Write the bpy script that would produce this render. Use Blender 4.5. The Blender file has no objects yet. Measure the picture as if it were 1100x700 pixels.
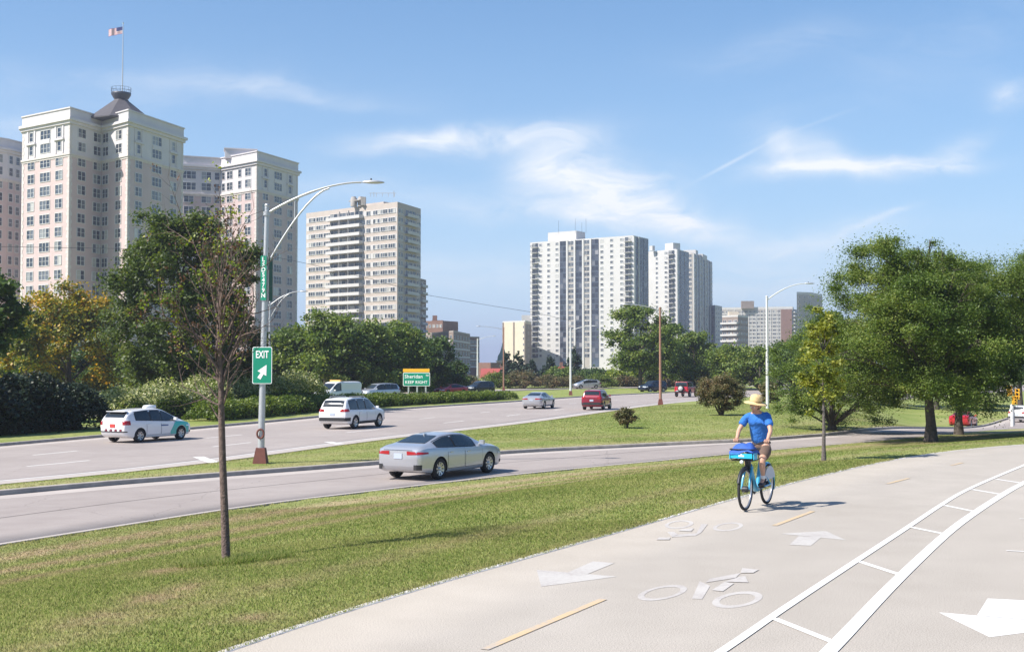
import bpy, bmesh, math, random
import numpy as np
from mathutils import Vector, Matrix

R = math.radians
S = bpy.context.scene
C = S.collection

# ------------------------------------------------------------------ camera, sky, sun, exposure
F = 1300.0; PITCH = math.atan(45 / F); CAMZ = 2.25
cam = bpy.data.cameras.new('camera'); camo = bpy.data.objects.new('camera', cam); C.objects.link(camo)
cam.sensor_width = 36; cam.lens = 36 * F / 1100; cam.clip_end = 9000; cam.clip_start = 0.1
camo.location = (0, 0, CAMZ); camo.rotation_euler = (math.pi / 2 + PITCH, 0, 0)
S.camera = camo

SUN_AZ = (-0.90, -0.43)          # horizontal direction towards the sun
SUN_EL = R(46)
w = bpy.data.worlds.new("World"); S.world = w; w.use_nodes = True
nt = w.node_tree; N = nt.nodes; L = nt.links; N.clear()
out = N.new('ShaderNodeOutputWorld'); bg = N.new('ShaderNodeBackground'); L.new(bg.outputs[0], out.inputs[0])
sky = N.new('ShaderNodeTexSky'); sky.sky_type = 'NISHITA'; sky.sun_disc = False
sky.sun_elevation = SUN_EL; sky.sun_rotation = math.atan2(SUN_AZ[0], SUN_AZ[1])
sky.altitude = 200; sky.air_density = 1.0; sky.dust_density = 0.6; sky.ozone_density = 3.0
bg.inputs[1].default_value = 0.08

def nd(nt, typ, **kw):
    n = nt.nodes.new(typ)
    for k, v in kw.items():
        if k.startswith('i_'): n.inputs[int(k[2:])].default_value = v
        else: setattr(n, k, v)
    return n
def mth(nt, op, a, b=None, c=None, clamp=False):
    n = nt.nodes.new('ShaderNodeMath'); n.operation = op; n.use_clamp = clamp
    for i, v in enumerate((a, b, c)):
        if v is None: continue
        if isinstance(v, (int, float)): n.inputs[i].default_value = v
        else: nt.links.new(v, n.inputs[i])
    return n.outputs[0]

# thin high cirrus, laid out by direction in the sky
tc = nd(nt, 'ShaderNodeTexCoord'); sep = nd(nt, 'ShaderNodeSeparateXYZ'); L.new(tc.outputs['Generated'], sep.inputs[0])
yy = mth(nt, 'MAXIMUM', sep.outputs[1], 0.15)
cu = mth(nt, 'DIVIDE', sep.outputs[0], yy); cv = mth(nt, 'DIVIDE', sep.outputs[2], yy)
comb = nd(nt, 'ShaderNodeCombineXYZ'); L.new(cu, comb.inputs[0]); L.new(cv, comb.inputs[1])
nz1 = nd(nt, 'ShaderNodeTexNoise', noise_dimensions='3D'); nz1.inputs['Scale'].default_value = 5; nz1.inputs['Detail'].default_value = 6
L.new(comb.outputs[0], nz1.inputs['Vector'])
sub = nd(nt, 'ShaderNodeVectorMath', operation='SUBTRACT'); L.new(nz1.outputs['Color'], sub.inputs[0]); sub.inputs[1].default_value = (.5, .5, .5)
mp = nd(nt, 'ShaderNodeVectorMath', operation='MULTIPLY_ADD'); L.new(sub.outputs[0], mp.inputs[0]); mp.inputs[1].default_value = (.16, .07, 0); L.new(comb.outputs[0], mp.inputs[2])
sw = nd(nt, 'ShaderNodeSeparateXYZ'); L.new(mp.outputs[0], sw.inputs[0])
def blob(px, py, rx, ry, ang, s, src=None):
    """soft streak in the sky centred on a direction; ang in degrees"""
    u0, v0 = (px - 550) / F, (395 - py) / F; a = R(ang); ca, sa = math.cos(a), math.sin(a)
    q = src or sw
    du = mth(nt, 'SUBTRACT', q.outputs[0], u0); dv = mth(nt, 'SUBTRACT', q.outputs[1], v0)
    p = mth(nt, 'ADD', mth(nt, 'MULTIPLY', du, ca * F / rx), mth(nt, 'MULTIPLY', dv, sa * F / rx))
    r = mth(nt, 'ADD', mth(nt, 'MULTIPLY', du, -sa * F / ry), mth(nt, 'MULTIPLY', dv, ca * F / ry))
    d = mth(nt, 'ADD', mth(nt, 'MULTIPLY', p, p), mth(nt, 'MULTIPLY', r, r))
    e = mth(nt, 'EXPONENT', mth(nt, 'MULTIPLY', d, -1.0))
    return mth(nt, 'MULTIPLY', e, s)
tot = None
for a in [(650, 200, 75, 30, -10, .85), (600, 175, 60, 22, 25, .45), (510, 154, 105, 11, 4, .75), (440, 160, 60, 9, 12, .45), (715, 226, 95, 15, -16, .85), (590, 226, 130, 12, -2, .5),
          (862, 168, 45, 17, -25, .55), (945, 180, 90, 9, 4, .8), (1020, 160, 45, 12, 25, .4), (880, 186, 60, 7, -6, .4), (940, 240, 35, 4, 25, .35), (870, 262, 110, 16, 8, .35),
          (830, 300, 150, 26, 0, .35), (1090, 95, 30, 14, 0, .45), (230, 95, 130, 9, -5, .25), (330, 112, 100, 8, -8, .2), (520, 290, 160, 22, 0, .28), (380, 205, 120, 12, 0, .2),
          (120, 100, 200, 25, 0, .14), (820, 50, 90, 22, 10, .14), (1000, 60, 160, 40, 20, .10), (20, 140, 60, 14, 0, .3)]:
    b = blob(*a); tot = b if tot is None else mth(nt, 'ADD', tot, b)
nz2 = nd(nt, 'ShaderNodeTexNoise'); nz2.inputs['Scale'].default_value = 13; nz2.inputs['Detail'].default_value = 8; nz2.inputs['Roughness'].default_value = .64; nz2.inputs['Distortion'].default_value = .7
st = nd(nt, 'ShaderNodeVectorMath', operation='MULTIPLY'); L.new(mp.outputs[0], st.inputs[0]); st.inputs[1].default_value = (1.0, 3.4, 1); L.new(st.outputs[0], nz2.inputs['Vector'])
mr = nd(nt, 'ShaderNodeMapRange'); L.new(nz2.outputs['Fac'], mr.inputs[0]); mr.inputs[1].default_value = .25; mr.inputs[2].default_value = .72; mr.inputs[3].default_value = .05; mr.inputs[4].default_value = 1.3
den = mth(nt, 'MULTIPLY', mth(nt, 'MULTIPLY', tot, 1.25), mr.outputs[0])
trail = blob(788, 173, 36, 1.8, 28, .42, sep_uv := nd(nt, 'ShaderNodeSeparateXYZ')); L.new(comb.outputs[0], sep_uv.inputs[0])
trail2 = blob(880, 130, 40, 2.0, 20, .12, sep_uv)
den = mth(nt, 'ADD', den, mth(nt, 'ADD', trail, trail2))
den = mth(nt, 'MULTIPLY', den, mth(nt, 'GREATER_THAN', sep.outputs[1], 0.15))
# the sky pales towards the horizon
pale = mth(nt, 'MULTIPLY', mth(nt, 'EXPONENT', mth(nt, 'MULTIPLY', mth(nt, 'ABSOLUTE', sep.outputs[2]), -4.6)), .95)
hsv = nd(nt, 'ShaderNodeHueSaturation'); hsv.inputs['Saturation'].default_value = 1.32; hsv.inputs['Value'].default_value = 1.15; L.new(sky.outputs[0], hsv.inputs['Color'])
vx = nd(nt, 'ShaderNodeMix', data_type='RGBA'); L.new(pale, vx.inputs[0]); L.new(hsv.outputs[0], vx.inputs[6]); vx.inputs[7].default_value = (4.5, 6.1, 8.2, 1)
den = mth(nt, 'MULTIPLY', den, .85, clamp=True)
mx = nd(nt, 'ShaderNodeMix', data_type='RGBA'); L.new(den, mx.inputs[0]); L.new(vx.outputs[2], mx.inputs[6]); mx.inputs[7].default_value = (7.6, 7.9, 8.3, 1)
L.new(mx.outputs[2], bg.inputs[0])

sun = bpy.data.lights.new('sun', 'SUN'); suno = bpy.data.objects.new('sun', sun); C.objects.link(suno)
sun.energy = 4.8; sun.angle = R(.53); sun.color = (1, .945, .865)
sd = Vector((SUN_AZ[0] * math.cos(SUN_EL), SUN_AZ[1] * math.cos(SUN_EL), math.sin(SUN_EL)))
suno.rotation_euler = sd.to_track_quat('Z', 'Y').to_euler(); suno.location = sd * 100
S.view_settings.view_transform = 'Standard'; S.view_settings.look = 'None'; S.view_settings.gamma = 1
S.view_settings.use_curve_mapping = False; S.view_settings.exposure = 0.74

# ------------------------------------------------------------------ helpers
rng = random.Random(7)
def tag(o, label=None, cat=None, group=None, kind=None):
    if label: o['label'] = label
    if cat: o['category'] = cat
    if group: o['group'] = group
    if kind: o['kind'] = kind
    return o
def empty(name, loc, rz=0, label=None, cat=None, group=None):
    o = bpy.data.objects.new(name, None); C.objects.link(o); o.empty_display_size = .3
    o.location = loc; o.rotation_euler = (0, 0, rz); return tag(o, label, cat, group)

class MB:
    """mesh builder: verts, faces and a material index for each face"""
    def __init__(s): s.v = []; s.f = []; s.m = []; s.sm = []
    def add(s, vs, fs, mi=0, smooth=False):
        b = len(s.v); s.v += [tuple(v) for v in vs]
        for f in fs: s.f.append([i + b for i in f]); s.m.append(mi); s.sm.append(smooth)
        return s
    def box(s, c, d, rz=0, mi=0, tilt=None):
        x, y, z = [k / 2 for k in d]; ca, sa = math.cos(rz), math.sin(rz); vs = []
        for p in ((-x,-y,-z),(x,-y,-z),(x,y,-z),(-x,y,-z),(-x,-y,z),(x,-y,z),(x,y,z),(-x,y,z)):
            p = Vector(p)
            if tilt is not None: p = tilt @ p
            vs.append((c[0] + p.x*ca - p.y*sa, c[1] + p.x*sa + p.y*ca, c[2] + p.z))
        return s.add(vs, [(0,3,2,1),(4,5,6,7),(0,1,5,4),(1,2,6,5),(2,3,7,6),(3,0,4,7)], mi)
    def tube(s, pts, rad, n=8, mi=0, cap=True, smooth=True):
        pts = [Vector(p) for p in pts]
        if not hasattr(rad, '__len__'): rad = [rad] * len(pts)
        vs = []; u = None
        for i, p in enumerate(pts):
            t = (pts[min(i+1, len(pts)-1)] - pts[max(i-1, 0)])
            t = t.normalized() if t.length > 1e-9 else Vector((0,0,1))
            if u is None: u = t.orthogonal().normalized()
            else:
                u = u - t * u.dot(t); u = u.normalized() if u.length > 1e-6 else t.orthogonal().normalized()
            w_ = t.cross(u)
            for k in range(n):
                a = 2*math.pi*k/n; vs.append(p + (u*math.cos(a) + w_*math.sin(a)) * rad[i])
        fs = [(i*n+k, i*n+(k+1)%n, (i+1)*n+(k+1)%n, (i+1)*n+k) for i in range(len(pts)-1) for k in range(n)]
        s.add(vs, fs, mi, smooth)
        if cap: s.add(vs[:n], [tuple(range(n))[::-1]], mi); s.add(vs[-n:], [tuple(range(n))], mi)
        return s
    def lathe(s, prof, c=(0,0,0), axis='z', n=24, mi=0, smooth=True, cap=True):
        """prof: list of (radius, height)"""
        vs = []
        for r, h in prof:
            for k in range(n):
                a = 2*math.pi*k/n; p = (r*math.cos(a), r*math.sin(a), h)
                if axis == 'y': p = (p[0], p[2], p[1])
                elif axis == 'x': p = (p[2], p[0], p[1])
                vs.append((p[0]+c[0], p[1]+c[1], p[2]+c[2]))
        fs = [(i*n+k, i*n+(k+1)%n, (i+1)*n+(k+1)%n, (i+1)*n+k) for i in range(len(prof)-1) for k in range(n)]
        s.add(vs, fs, mi, smooth)
        if not cap: return s
        if prof[0][0] > 1e-6: s.add(vs[:n], [tuple(range(n))[::-1]], mi)
        if prof[-1][0] > 1e-6: s.add(vs[-n:], [tuple(range(n))], mi)
        return s
    def prism(s, poly, z0, z1, mi=0):
        n = len(poly); vs = [(p[0], p[1], z0) for p in poly] + [(p[0], p[1], z1) for p in poly]
        return s.add(vs, [tuple(range(n))[::-1], tuple(range(n, 2*n))] + [(i, (i+1)%n, n+(i+1)%n, n+i) for i in range(n)], mi)
    def build(s, name, mats, parent=None, label=None, cat=None, group=None, kind=None, loc=None, rz=None, fixn=False):
        me = bpy.data.meshes.new(name); me.from_pydata(s.v, [], s.f); 
        for m in (mats if isinstance(mats, (list, tuple)) else [mats]): me.materials.append(m)
        me.polygons.foreach_set('material_index', s.m); me.polygons.foreach_set('use_smooth', s.sm)
        if fixn:
            bm = bmesh.new(); bm.from_mesh(me); bmesh.ops.recalc_face_normals(bm, faces=bm.faces); bm.to_mesh(me); bm.free()
        me.update()
        return put(name, me, parent, label, cat, group, kind, loc, rz)
def put(name, me, parent=None, label=None, cat=None, group=None, kind=None, loc=None, rz=None):
    o = bpy.data.objects.new(name, me); C.objects.link(o)
    if parent is not None: o.parent = parent
    if loc is not None: o.location = loc
    if rz is not None: o.rotation_euler = (0, 0, rz)
    return tag(o, label, cat, group, kind)
def copy_tree(o, parent=None):
    c = o.copy(); C.objects.link(c); c.parent = parent
    for ch in list(o.children): copy_tree(ch, c)
    return c

# ------------------------------------------------------------------ materials
def mat(name, col, rough=.6, metal=0, spec=.5, noise=0, nscale=8, bump=0, bscale=40, coat=0, emit=0, trans=0):
    m = bpy.data.materials.new(name); m.use_nodes = True; t = m.node_tree; b = t.nodes['Principled BSDF']
    b.inputs['Base Color'].default_value = (*col, 1); b.inputs['Roughness'].default_value = rough; b.inputs['Metallic'].default_value = metal
    b.inputs['Specular IOR Level'].default_value = spec; b.inputs['Coat Weight'].default_value = coat; b.inputs['Coat Roughness'].default_value = .06
    g = nd(t, 'ShaderNodeTexCoord')
    if noise:
        n = nd(t, 'ShaderNodeTexNoise'); n.inputs['Scale'].default_value = nscale; n.inputs['Detail'].default_value = 6; t.links.new(g.outputs['Object'], n.inputs['Vector'])
        mr = nd(t, 'ShaderNodeMapRange'); t.links.new(n.outputs['Fac'], mr.inputs[0]); mr.inputs[1].default_value = .25; mr.inputs[2].default_value = .75
        mr.inputs[3].default_value = 1 - noise; mr.inputs[4].default_value = 1 + noise
        vm = nd(t, 'ShaderNodeVectorMath', operation='SCALE'); vm.inputs[0].default_value = col; t.links.new(mr.outputs[0], vm.inputs['Scale'])
        t.links.new(vm.outputs[0], b.inputs['Base Color'])
    if bump:
        n = nd(t, 'ShaderNodeTexNoise'); n.inputs['Scale'].default_value = bscale; n.inputs['Detail'].default_value = 5; t.links.new(g.outputs['Object'], n.inputs['Vector'])
        bp = nd(t, 'ShaderNodeBump'); bp.inputs['Strength'].default_value = bump; bp.inputs['Distance'].default_value = .02; t.links.new(n.outputs['Fac'], bp.inputs['Height']); t.links.new(bp.outputs[0], b.inputs['Normal'])
    return m
def leafmat(name, cols, transl=.35, nscale=.35, sheen=.35):
    """cols: list of (pos, rgb) picked per leaf and by large soft patches"""
    m = bpy.data.materials.new(name); m.use_nodes = True; t = m.node_tree; t.nodes.clear()
    o = nd(t, 'ShaderNodeOutputMaterial'); ge = nd(t, 'ShaderNodeNewGeometry'); tc = nd(t, 'ShaderNodeTexCoord')
    n = nd(t, 'ShaderNodeTexNoise'); n.inputs['Scale'].default_value = nscale; n.inputs['Detail'].default_value = 3; t.links.new(tc.outputs['Object'], n.inputs['Vector'])
    f = mth(t, 'ADD', mth(t, 'MULTIPLY', ge.outputs['Random Per Island'], .55), mth(t, 'MULTIPLY_ADD', n.outputs['Fac'], 1.5, -.55))
    r = nd(t, 'ShaderNodeValToRGB'); t.links.new(f, r.inputs[0]); el = r.color_ramp.elements
    while len(el) < len(cols): el.new(.5)
    for e, (p, c) in zip(el, cols): e.position = p; e.color = (*c, 1)
    p = nd(t, 'ShaderNodeBsdfPrincipled'); p.inputs['Roughness'].default_value = .5; p.inputs['Specular IOR Level'].default_value = sheen; t.links.new(r.outputs[0], p.inputs['Base Color'])
    tr = nd(t, 'ShaderNodeBsdfTranslucent'); hs = nd(t, 'ShaderNodeHueSaturation'); hs.inputs['Value'].default_value = 1.5; hs.inputs['Saturation'].default_value = 1.15
    t.links.new(r.outputs[0], hs.inputs['Color']); t.links.new(hs.outputs[0], tr.inputs[0])
    mx = nd(t, 'ShaderNodeMixShader'); mx.inputs[0].default_value = transl; t.links.new(p.outputs[0], mx.inputs[1]); t.links.new(tr.outputs[0], mx.inputs[2]); t.links.new(mx.outputs[0], o.inputs[0])
    return m
M = {}
def wornpaint(name, col, under=(.40, .365, .34), wear=.45, s=18):
    m = mat(name, col, .8); t = m.node_tree; b = t.nodes['Principled BSDF']; g = nd(t, 'ShaderNodeTexCoord'); n1 = nd(t, 'ShaderNodeTexNoise'); n1.inputs['Scale'].default_value = s; n1.inputs['Detail'].default_value = 8; n1.inputs['Roughness'].default_value = .7
    n2 = nd(t, 'ShaderNodeTexNoise'); n2.inputs['Scale'].default_value = 1.6; n2.inputs['Detail'].default_value = 4
    for n in (n1, n2): t.links.new(g.outputs['Object'], n.inputs['Vector'])
    f = mth(t, 'ADD', mth(t, 'MULTIPLY', n1.outputs['Fac'], .6), mth(t, 'MULTIPLY', n2.outputs['Fac'], .5)); mr = nd(t, 'ShaderNodeMapRange'); t.links.new(f, mr.inputs[0]); mr.inputs[1].default_value = .75 - wear*.5; mr.inputs[2].default_value = .85 - wear*.35
    mx = nd(t, 'ShaderNodeMix', data_type='RGBA'); t.links.new(mr.outputs[0], mx.inputs[0]); mx.inputs[6].default_value = (*col, 1); mx.inputs[7].default_value = (*under, 1); t.links.new(mx.outputs[2], b.inputs['Base Color']); return m
M['kerb'] = mat('kerb_concrete', (.36, .32, .28), .9, noise=.25, nscale=3, bump=.3)
M['white_paint'] = wornpaint('white_road_paint', (.74, .73, .70), wear=.18)
M['faded_paint'] = wornpaint('faded_white_paint', (.49, .465, .43), wear=.45)
M['edge_strip'] = mat('pale_edge_concrete', (.58, .55, .53), .85, noise=.10, nscale=6)
M['bark'] = mat('bark', (.085, .07, .058), .95, noise=.4, nscale=9, bump=.8, bscale=14)
M['bark_grey'] = mat('grey_bark', (.13, .11, .10), .95, noise=.45, nscale=22, bump=.9, bscale=45)
M['galv'] = mat('galvanised_steel', (.50, .51, .52), .45, metal=.55, noise=.08)
M['pole_white'] = mat('pale_pole_paint', (.62, .62, .60), .5, noise=.06)
M['rust'] = mat('red_brown_paint', (.15, .048, .035), .7, noise=.2, nscale=6)
M['rust_light'] = mat('worn_brown_paint', (.30, .16, .11), .7, noise=.2)
M['sign_green'] = mat('sign_green', (.0, .24, .14), .45)
M['sign_white'] = mat('sign_white', (.85, .86, .85), .45)
M['sign_yellow'] = mat('sign_yellow', (.80, .42, .02), .5)
M['dark'] = mat('dark_plastic', (.02, .02, .022), .6)
M['tyre'] = mat('tyre_rubber', (.022, .022, .024), .85)
M['rim'] = mat('alloy_rim', (.55, .56, .58), .3, metal=.8)
M['rim_dark'] = mat('dark_rim', (.05, .05, .055), .35, metal=.6)
M['glass'] = mat('car_glass', (.018, .024, .028), .04, spec=.8)
M['glass_clear'] = mat('pale_car_glass', (.07, .10, .10), .05, spec=.9)
M['chrome'] = mat('chrome', (.7, .7, .72), .15, metal=1)
M['red_lamp'] = mat('red_lamp', (.35, .008, .012), .2, coat=.5)
M['head_lamp'] = mat('head_lamp', (.75, .78, .8), .12, coat=.6)
M['plate'] = mat('licence_plate', (.42, .47, .56), .5)

# ------------------------------------------------------------------ from the photograph's lines to ground coordinates
def ray(px, py):
    d = Vector((px - 550, F, 350 - py))
    c, s = math.cos(PITCH), math.sin(PITCH)
    return Vector((d.x, d.y * c - d.z * s, d.y * s + d.z * c))
def onz(px, py, z):
    d = ray(px, py); t = (z - CAMZ) / d.z; return Vector((d.x * t, d.y * t, z))
def atD(px, py, D):
    d = ray(px, py); t = D / d.y; return Vector((d.x * t, D, CAMZ + d.z * t))
def smooth01(t): t = np.clip(t, 0, 1); return t * t * (3 - 2 * t)
ZR = -1.25
def base(x, y):
    x = np.asarray(x, float); y = np.asarray(y, float)
    return ZR - 2.0 * smooth01((x / np.maximum(y, 20) - .24) / .10) * smooth01((y - 60) / 60)
def march(px, py, fn, t0=6, t1=900):
    d = ray(px, py); d = d / d.y
    t = np.concatenate([np.arange(t0, 150, .05), np.arange(150, t1, .5)])
    g = CAMZ + d.z * t - fn(d.x * t, t)
    k = int(np.argmax(g <= 0)); T = t[k] if g[k] <= 0 else t1
    return Vector((d.x * T, T, float(fn(d.x * T, T))))
def spline(P, step=1.0):
    P = [np.array(p[:2], float) for p in P]; P = [2*P[0]-P[1]] + P + [2*P[-1]-P[-2]]; o = []
    for i in range(1, len(P)-2):
        a, b, c, d = P[i-1:i+3]; n = max(2, int(np.linalg.norm(c-b)/step))
        for k in range(n):
            t = k/n; o.append(.5*((2*b)+(c-a)*t+(2*a-5*b+4*c-d)*t*t+(3*b-a-3*c+d)*t**3))
    o.append(P[-2]); return np.array(o)
def ext(P, back=0, fwd=0, bdir=None, fdir=None):
    P = [np.array(p[:2], float) for p in P]
    if back:
        d = P[0]-P[1] if bdir is None else np.array(bdir, float); P = [P[0] + d/np.linalg.norm(d)*q for q in np.arange(back, 2, -6.0)] + P
    if fwd:
        d = P[-1]-P[-2] if fdir is None else np.array(fdir, float); P = P + [P[-1] + d/np.linalg.norm(d)*q for q in np.arange(6.0, fwd+1, 6.0)]
    return P
def smooth_line(P, n=6):
    P = P.copy()
    for _ in range(n): P[1:-1] = (P[:-2] + 2*P[1:-1] + P[2:]) / 4
    return P

path_px = [(214,699),(392,646.5),(560,600),(691,564),(785,535.5),(833,522.6),(944,496),(1040,481)]
PL = smooth_line(spline(ext([onz(x, y, 0) for x, y in path_px], 25, 60, bdir=(-.30, -.95), fdir=(.82, .57)), .5), 60)
rn_px = [(0,585),(130,565),(280,542),(400,527.5),(560,509),(680,497.5),(780,488),(860,480.5)]
ru_px = [(0,532),(140,519.5),(400,499.5),(540,487.5),(700,479),(850,471)]
mn_px = [(0,520),(200,500),(415,471.5),(570,453.5),(700,435.5),(760,429.5),(830,424.5)]
mf_px = [(0,479),(200,461.5),(330,449.5),(410,441),(560,431),(640,425.5),(720,421.8),(800,419)]
G = lambda pts: [march(x, y, base) for x, y in pts]
RN = smooth_line(spline(ext([p for p in G(rn_px)] + [Vector((21.8, 63, 0)), Vector((32, 78, 0)), Vector((59, 122, 0))], 45, 90), .5))
RU = smooth_line(spline(ext([p for p in G(ru_px)] + [Vector((22.0, 72, 0)), Vector((51.5, 127, 0))], 50, 90), .5))
MN = smooth_line(spline(ext(G(mn_px), 50, 220, fdir=(.55, .83)), 1.0))
MF = smooth_line(spline(ext(G(mf_px), 70, 220, fdir=(.55, .83)), 1.0))
# the opposite carriageway
on_px = [(0,452),(200,444),(361,431.0),(420,427.5),(484,423.3),(560,419.6),(650,417.6),(740,416.2),(840,415)]
ON = smooth_line(spline(ext(G(on_px), 60, 200, bdir=(-.45, -.89), fdir=(.6, .8)), 1.5))

def sdist(P, x, y):
    """signed distance to a line, positive to its left"""
    x = np.atleast_1d(np.asarray(x, float)).ravel(); y = np.atleast_1d(np.asarray(y, float)).ravel()
    A = P[:-1]; B = P[1:]; D = B - A; L2 = (D**2).sum(1); best = np.full(x.shape, 1e18); sg = np.zeros(x.shape)
    for i0 in range(0, len(x), 4000):
        X = x[i0:i0+4000, None]; Y = y[i0:i0+4000, None]
        t = np.clip(((X-A[:,0])*D[:,0]+(Y-A[:,1])*D[:,1])/L2, 0, 1)
        qx = A[:,0]+t*D[:,0]; qy = A[:,1]+t*D[:,1]; d2 = (X-qx)**2+(Y-qy)**2; k = d2.argmin(1); r = np.arange(len(k))
        best[i0:i0+4000] = d2[r, k]
        sg[i0:i0+4000] = np.sign(D[k,0]*(Y[:,0]-A[k,1]) - D[k,1]*(X[:,0]-A[k,0]))
    return np.sqrt(best) * np.where(sg == 0, 1, sg)
PLc, RNc, RUc, MNc, MFc, ONc = [P[::3] for P in (PL, RN, RU, MN, MF, ON)]
OPW = 11.0
def zones(x, y):
    return [sdist(P, x, y) for P in (PLc, RNc, RUc, MNc, MFc, ONc)]
def surf(x, y, raw=False, Z=None):
    """height of the finished ground"""
    xs = np.atleast_1d(np.asarray(x, float)).ravel(); ys = np.atleast_1d(np.asarray(y, float)).ravel()
    p, rn, ru, mn, mf, on = Z if Z is not None else zones(xs, ys)
    b = base(xs, ys); z = b.copy()
    t = smooth01(np.maximum(p, 0) / (np.maximum(p, 0) + np.maximum(-rn, 0) + 1e-6))
    z = np.where(rn < 0, b * t, z)
    med = (ru > 0) & (mn < 0)
    hump = .12 * smooth01((ru - .1) / .5) * smooth01(-mn / 1.5) + .22 * smooth01(ru / 9) * smooth01(-mn / 9)
    z = np.where(med, b + hump, z)
    far = mf > 0
    z = np.where(far & (on < 0), b + .12 * smooth01(mf / 2) * smooth01(-on / 2), z)
    z = np.where(on > OPW, b + .15 * smooth01((on - OPW) / 3), z)
    z = np.where(p <= 0, np.where(p < -8.2, .02, 0), z)
    if raw:
        road = ((p <= 0) & (p >= -8.2)) | ((rn >= 0) & (ru <= 0)) | ((mn >= 0) & (mf <= 0)) | ((on >= 0) & (on <= OPW))
        return z, road
    return z
def gz(x, y): return float(surf(x, y)[0])
def gp(px, py):
    """ground point seen at a place of the photograph"""
    d = ray(px, py); d = d / d.y
    t = np.concatenate([np.arange(6, 130, .1), np.arange(130, 700, .6)])
    g = CAMZ + d.z * t - surf(d.x * t, t); k = int(np.argmax(g <= 0)); T = t[k] if g[k] <= 0 else 600.0
    return Vector((d.x * T, T, gz(d.x * T, T)))
def gD(px, D): x = (px - 550) / F * D; return Vector((x, D, gz(x, D)))

# ------------------------------------------------------------------ ground, roads, path
def grow(a, b, step, out, k=1.25):
    v = list(np.arange(a, b + 1e-6, step)); s = step
    while v[-1] < out: s *= k; v.append(v[-1] + s)
    s = step
    while v[0] > -out: s *= k; v.insert(0, v[0] - s)
    return np.array(v)
gx = grow(-34, 44, .5, 4500, 1.12); gy = grow(5, 92, .5, 4500, 1.08)
X, Y = np.meshgrid(gx, gy); Zn = zones(X.ravel(), Y.ravel()); zz, road = surf(X.ravel(), Y.ravel(), True, Zn)
zz = zz - np.where(road, .07, 0.0)
def grassmat(name='mown_grass', blades=False):
    m = bpy.data.materials.new(name); m.use_nodes = True; t = m.node_tree; b = t.nodes['Principled BSDF']
    g = nd(t, 'ShaderNodeTexCoord'); at = nd(t, 'ShaderNodeAttribute', attribute_name='dry')
    def noi(s, d=4, src=None, dist=0):
        n = nd(t, 'ShaderNodeTexNoise'); n.inputs['Scale'].default_value = s; n.inputs['Detail'].default_value = d; n.inputs['Distortion'].default_value = dist
        t.links.new(src or g.outputs['Object'], n.inputs['Vector']); return n.outputs['Fac']
    n1 = noi(.22, 5); n2 = noi(1.7, 5); n3 = noi(28, 3)
    f = mth(t, 'ADD', mth(t, 'MULTIPLY', n1, .7), mth(t, 'MULTIPLY', n2, .45))
    f = mth(t, 'ADD', f, mth(t, 'MULTIPLY', n3, .35))
    if blades:
        ge = nd(t, 'ShaderNodeNewGeometry'); f = mth(t, 'ADD', f, mth(t, 'MULTIPLY_ADD', ge.outputs['Random Per Island'], .8, -.40))
    r = nd(t, 'ShaderNodeValToRGB'); el = r.color_ramp.elements; el.new(.5); el.new(.5); k = 1.0 if blades else .85
    for e, (p, c) in zip(el, [(.32, (.098, .165, .024)), (.53, (.180, .252, .043)), (.73, (.268, .315, .080)), (1.0, (.42, .41, .16))]):
        e.position = min(p, 1); e.color = (c[0]*k, c[1]*k, c[2]*k, 1)
    t.links.new(f, r.inputs[0])
    dr = mth(t, 'MULTIPLY', at.outputs['Fac'], mth(t, 'MULTIPLY_ADD', noi(4.5, 6), 3.0, -.62), clamp=True)
    mx = nd(t, 'ShaderNodeMix', data_type='RGBA'); t.links.new(dr, mx.inputs[0]); t.links.new(r.outputs[0], mx.inputs[6]); mx.inputs[7].default_value = (.44, .345, .20, 1)
    t.links.new(mx.outputs[2], b.inputs['Base Color']); b.inputs['Roughness'].default_value = .8; b.inputs['Specular IOR Level'].default_value = .25
    if not blades:
        bp = nd(t, 'ShaderNodeBump'); bp.inputs['Strength'].default_value = .9; bp.inputs['Distance'].default_value = .06; t.links.new(noi(16, 6), bp.inputs['Height']); t.links.new(bp.outputs[0], b.inputs['Normal'])
    else:
        tr = nd(t, 'ShaderNodeBsdfTranslucent'); t.links.new(mx.outputs[2], tr.inputs[0]); ms = nd(t, 'ShaderNodeMixShader'); ms.inputs[0].default_value = .45
        t.links.new(b.outputs[0], ms.inputs[1]); t.links.new(tr.outputs[0], ms.inputs[2]); t.links.new(ms.outputs[0], t.nodes['Material Output'].inputs[0])
    return m
M['grass'] = grassmat(); M['blade'] = grassmat('grass_blades', True)
def dryness(x, y, Z):
    p, rn, ru, mn, mf, on = Z; d = np.zeros_like(p)
    v = (p > 0) & (rn < 0); q = -rn
    d = np.where(v, 1.0*np.exp(-((q-1.8)/.7)**2) + 1.0*np.exp(-((q-4.0)/.6)**2) + .8*np.exp(-((q-6.2)/.45)**2) + .45*np.exp(-((p-1.6)/.3)**2) + .35*np.exp(-(p/.18)**2) + .3*np.exp(-((q-.2)/.3)**2), d)
    v = (ru > 0) & (mn < 0); d = np.where(v, .5*np.exp(-((ru-.9)/.5)**2) + .3*np.exp(-((ru-4)/.7)**2) + .3*np.exp(-((-mn-.5)/.5)**2), d)
    for (cx, cy, rx, ry, s) in DRY: d = np.maximum(d, s*np.exp(-(((x-cx)/rx)**2 + ((y-cy)/ry)**2)))
    return np.clip(d, 0, 1)
DRY = []
for px, py, rx, ry, s in [(180,613,.45,.5,1), (188,637,.25,.9,1), (158,645,.3,.8,.9), (275,666,.28,.22,1), (300,605,.3,.3,.6), (110,665,.4,.6,.8), (740,540,.3,.4,.7)]:
    q = gp(px, py); DRY.append((q.x, q.y, rx, ry, s))
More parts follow.
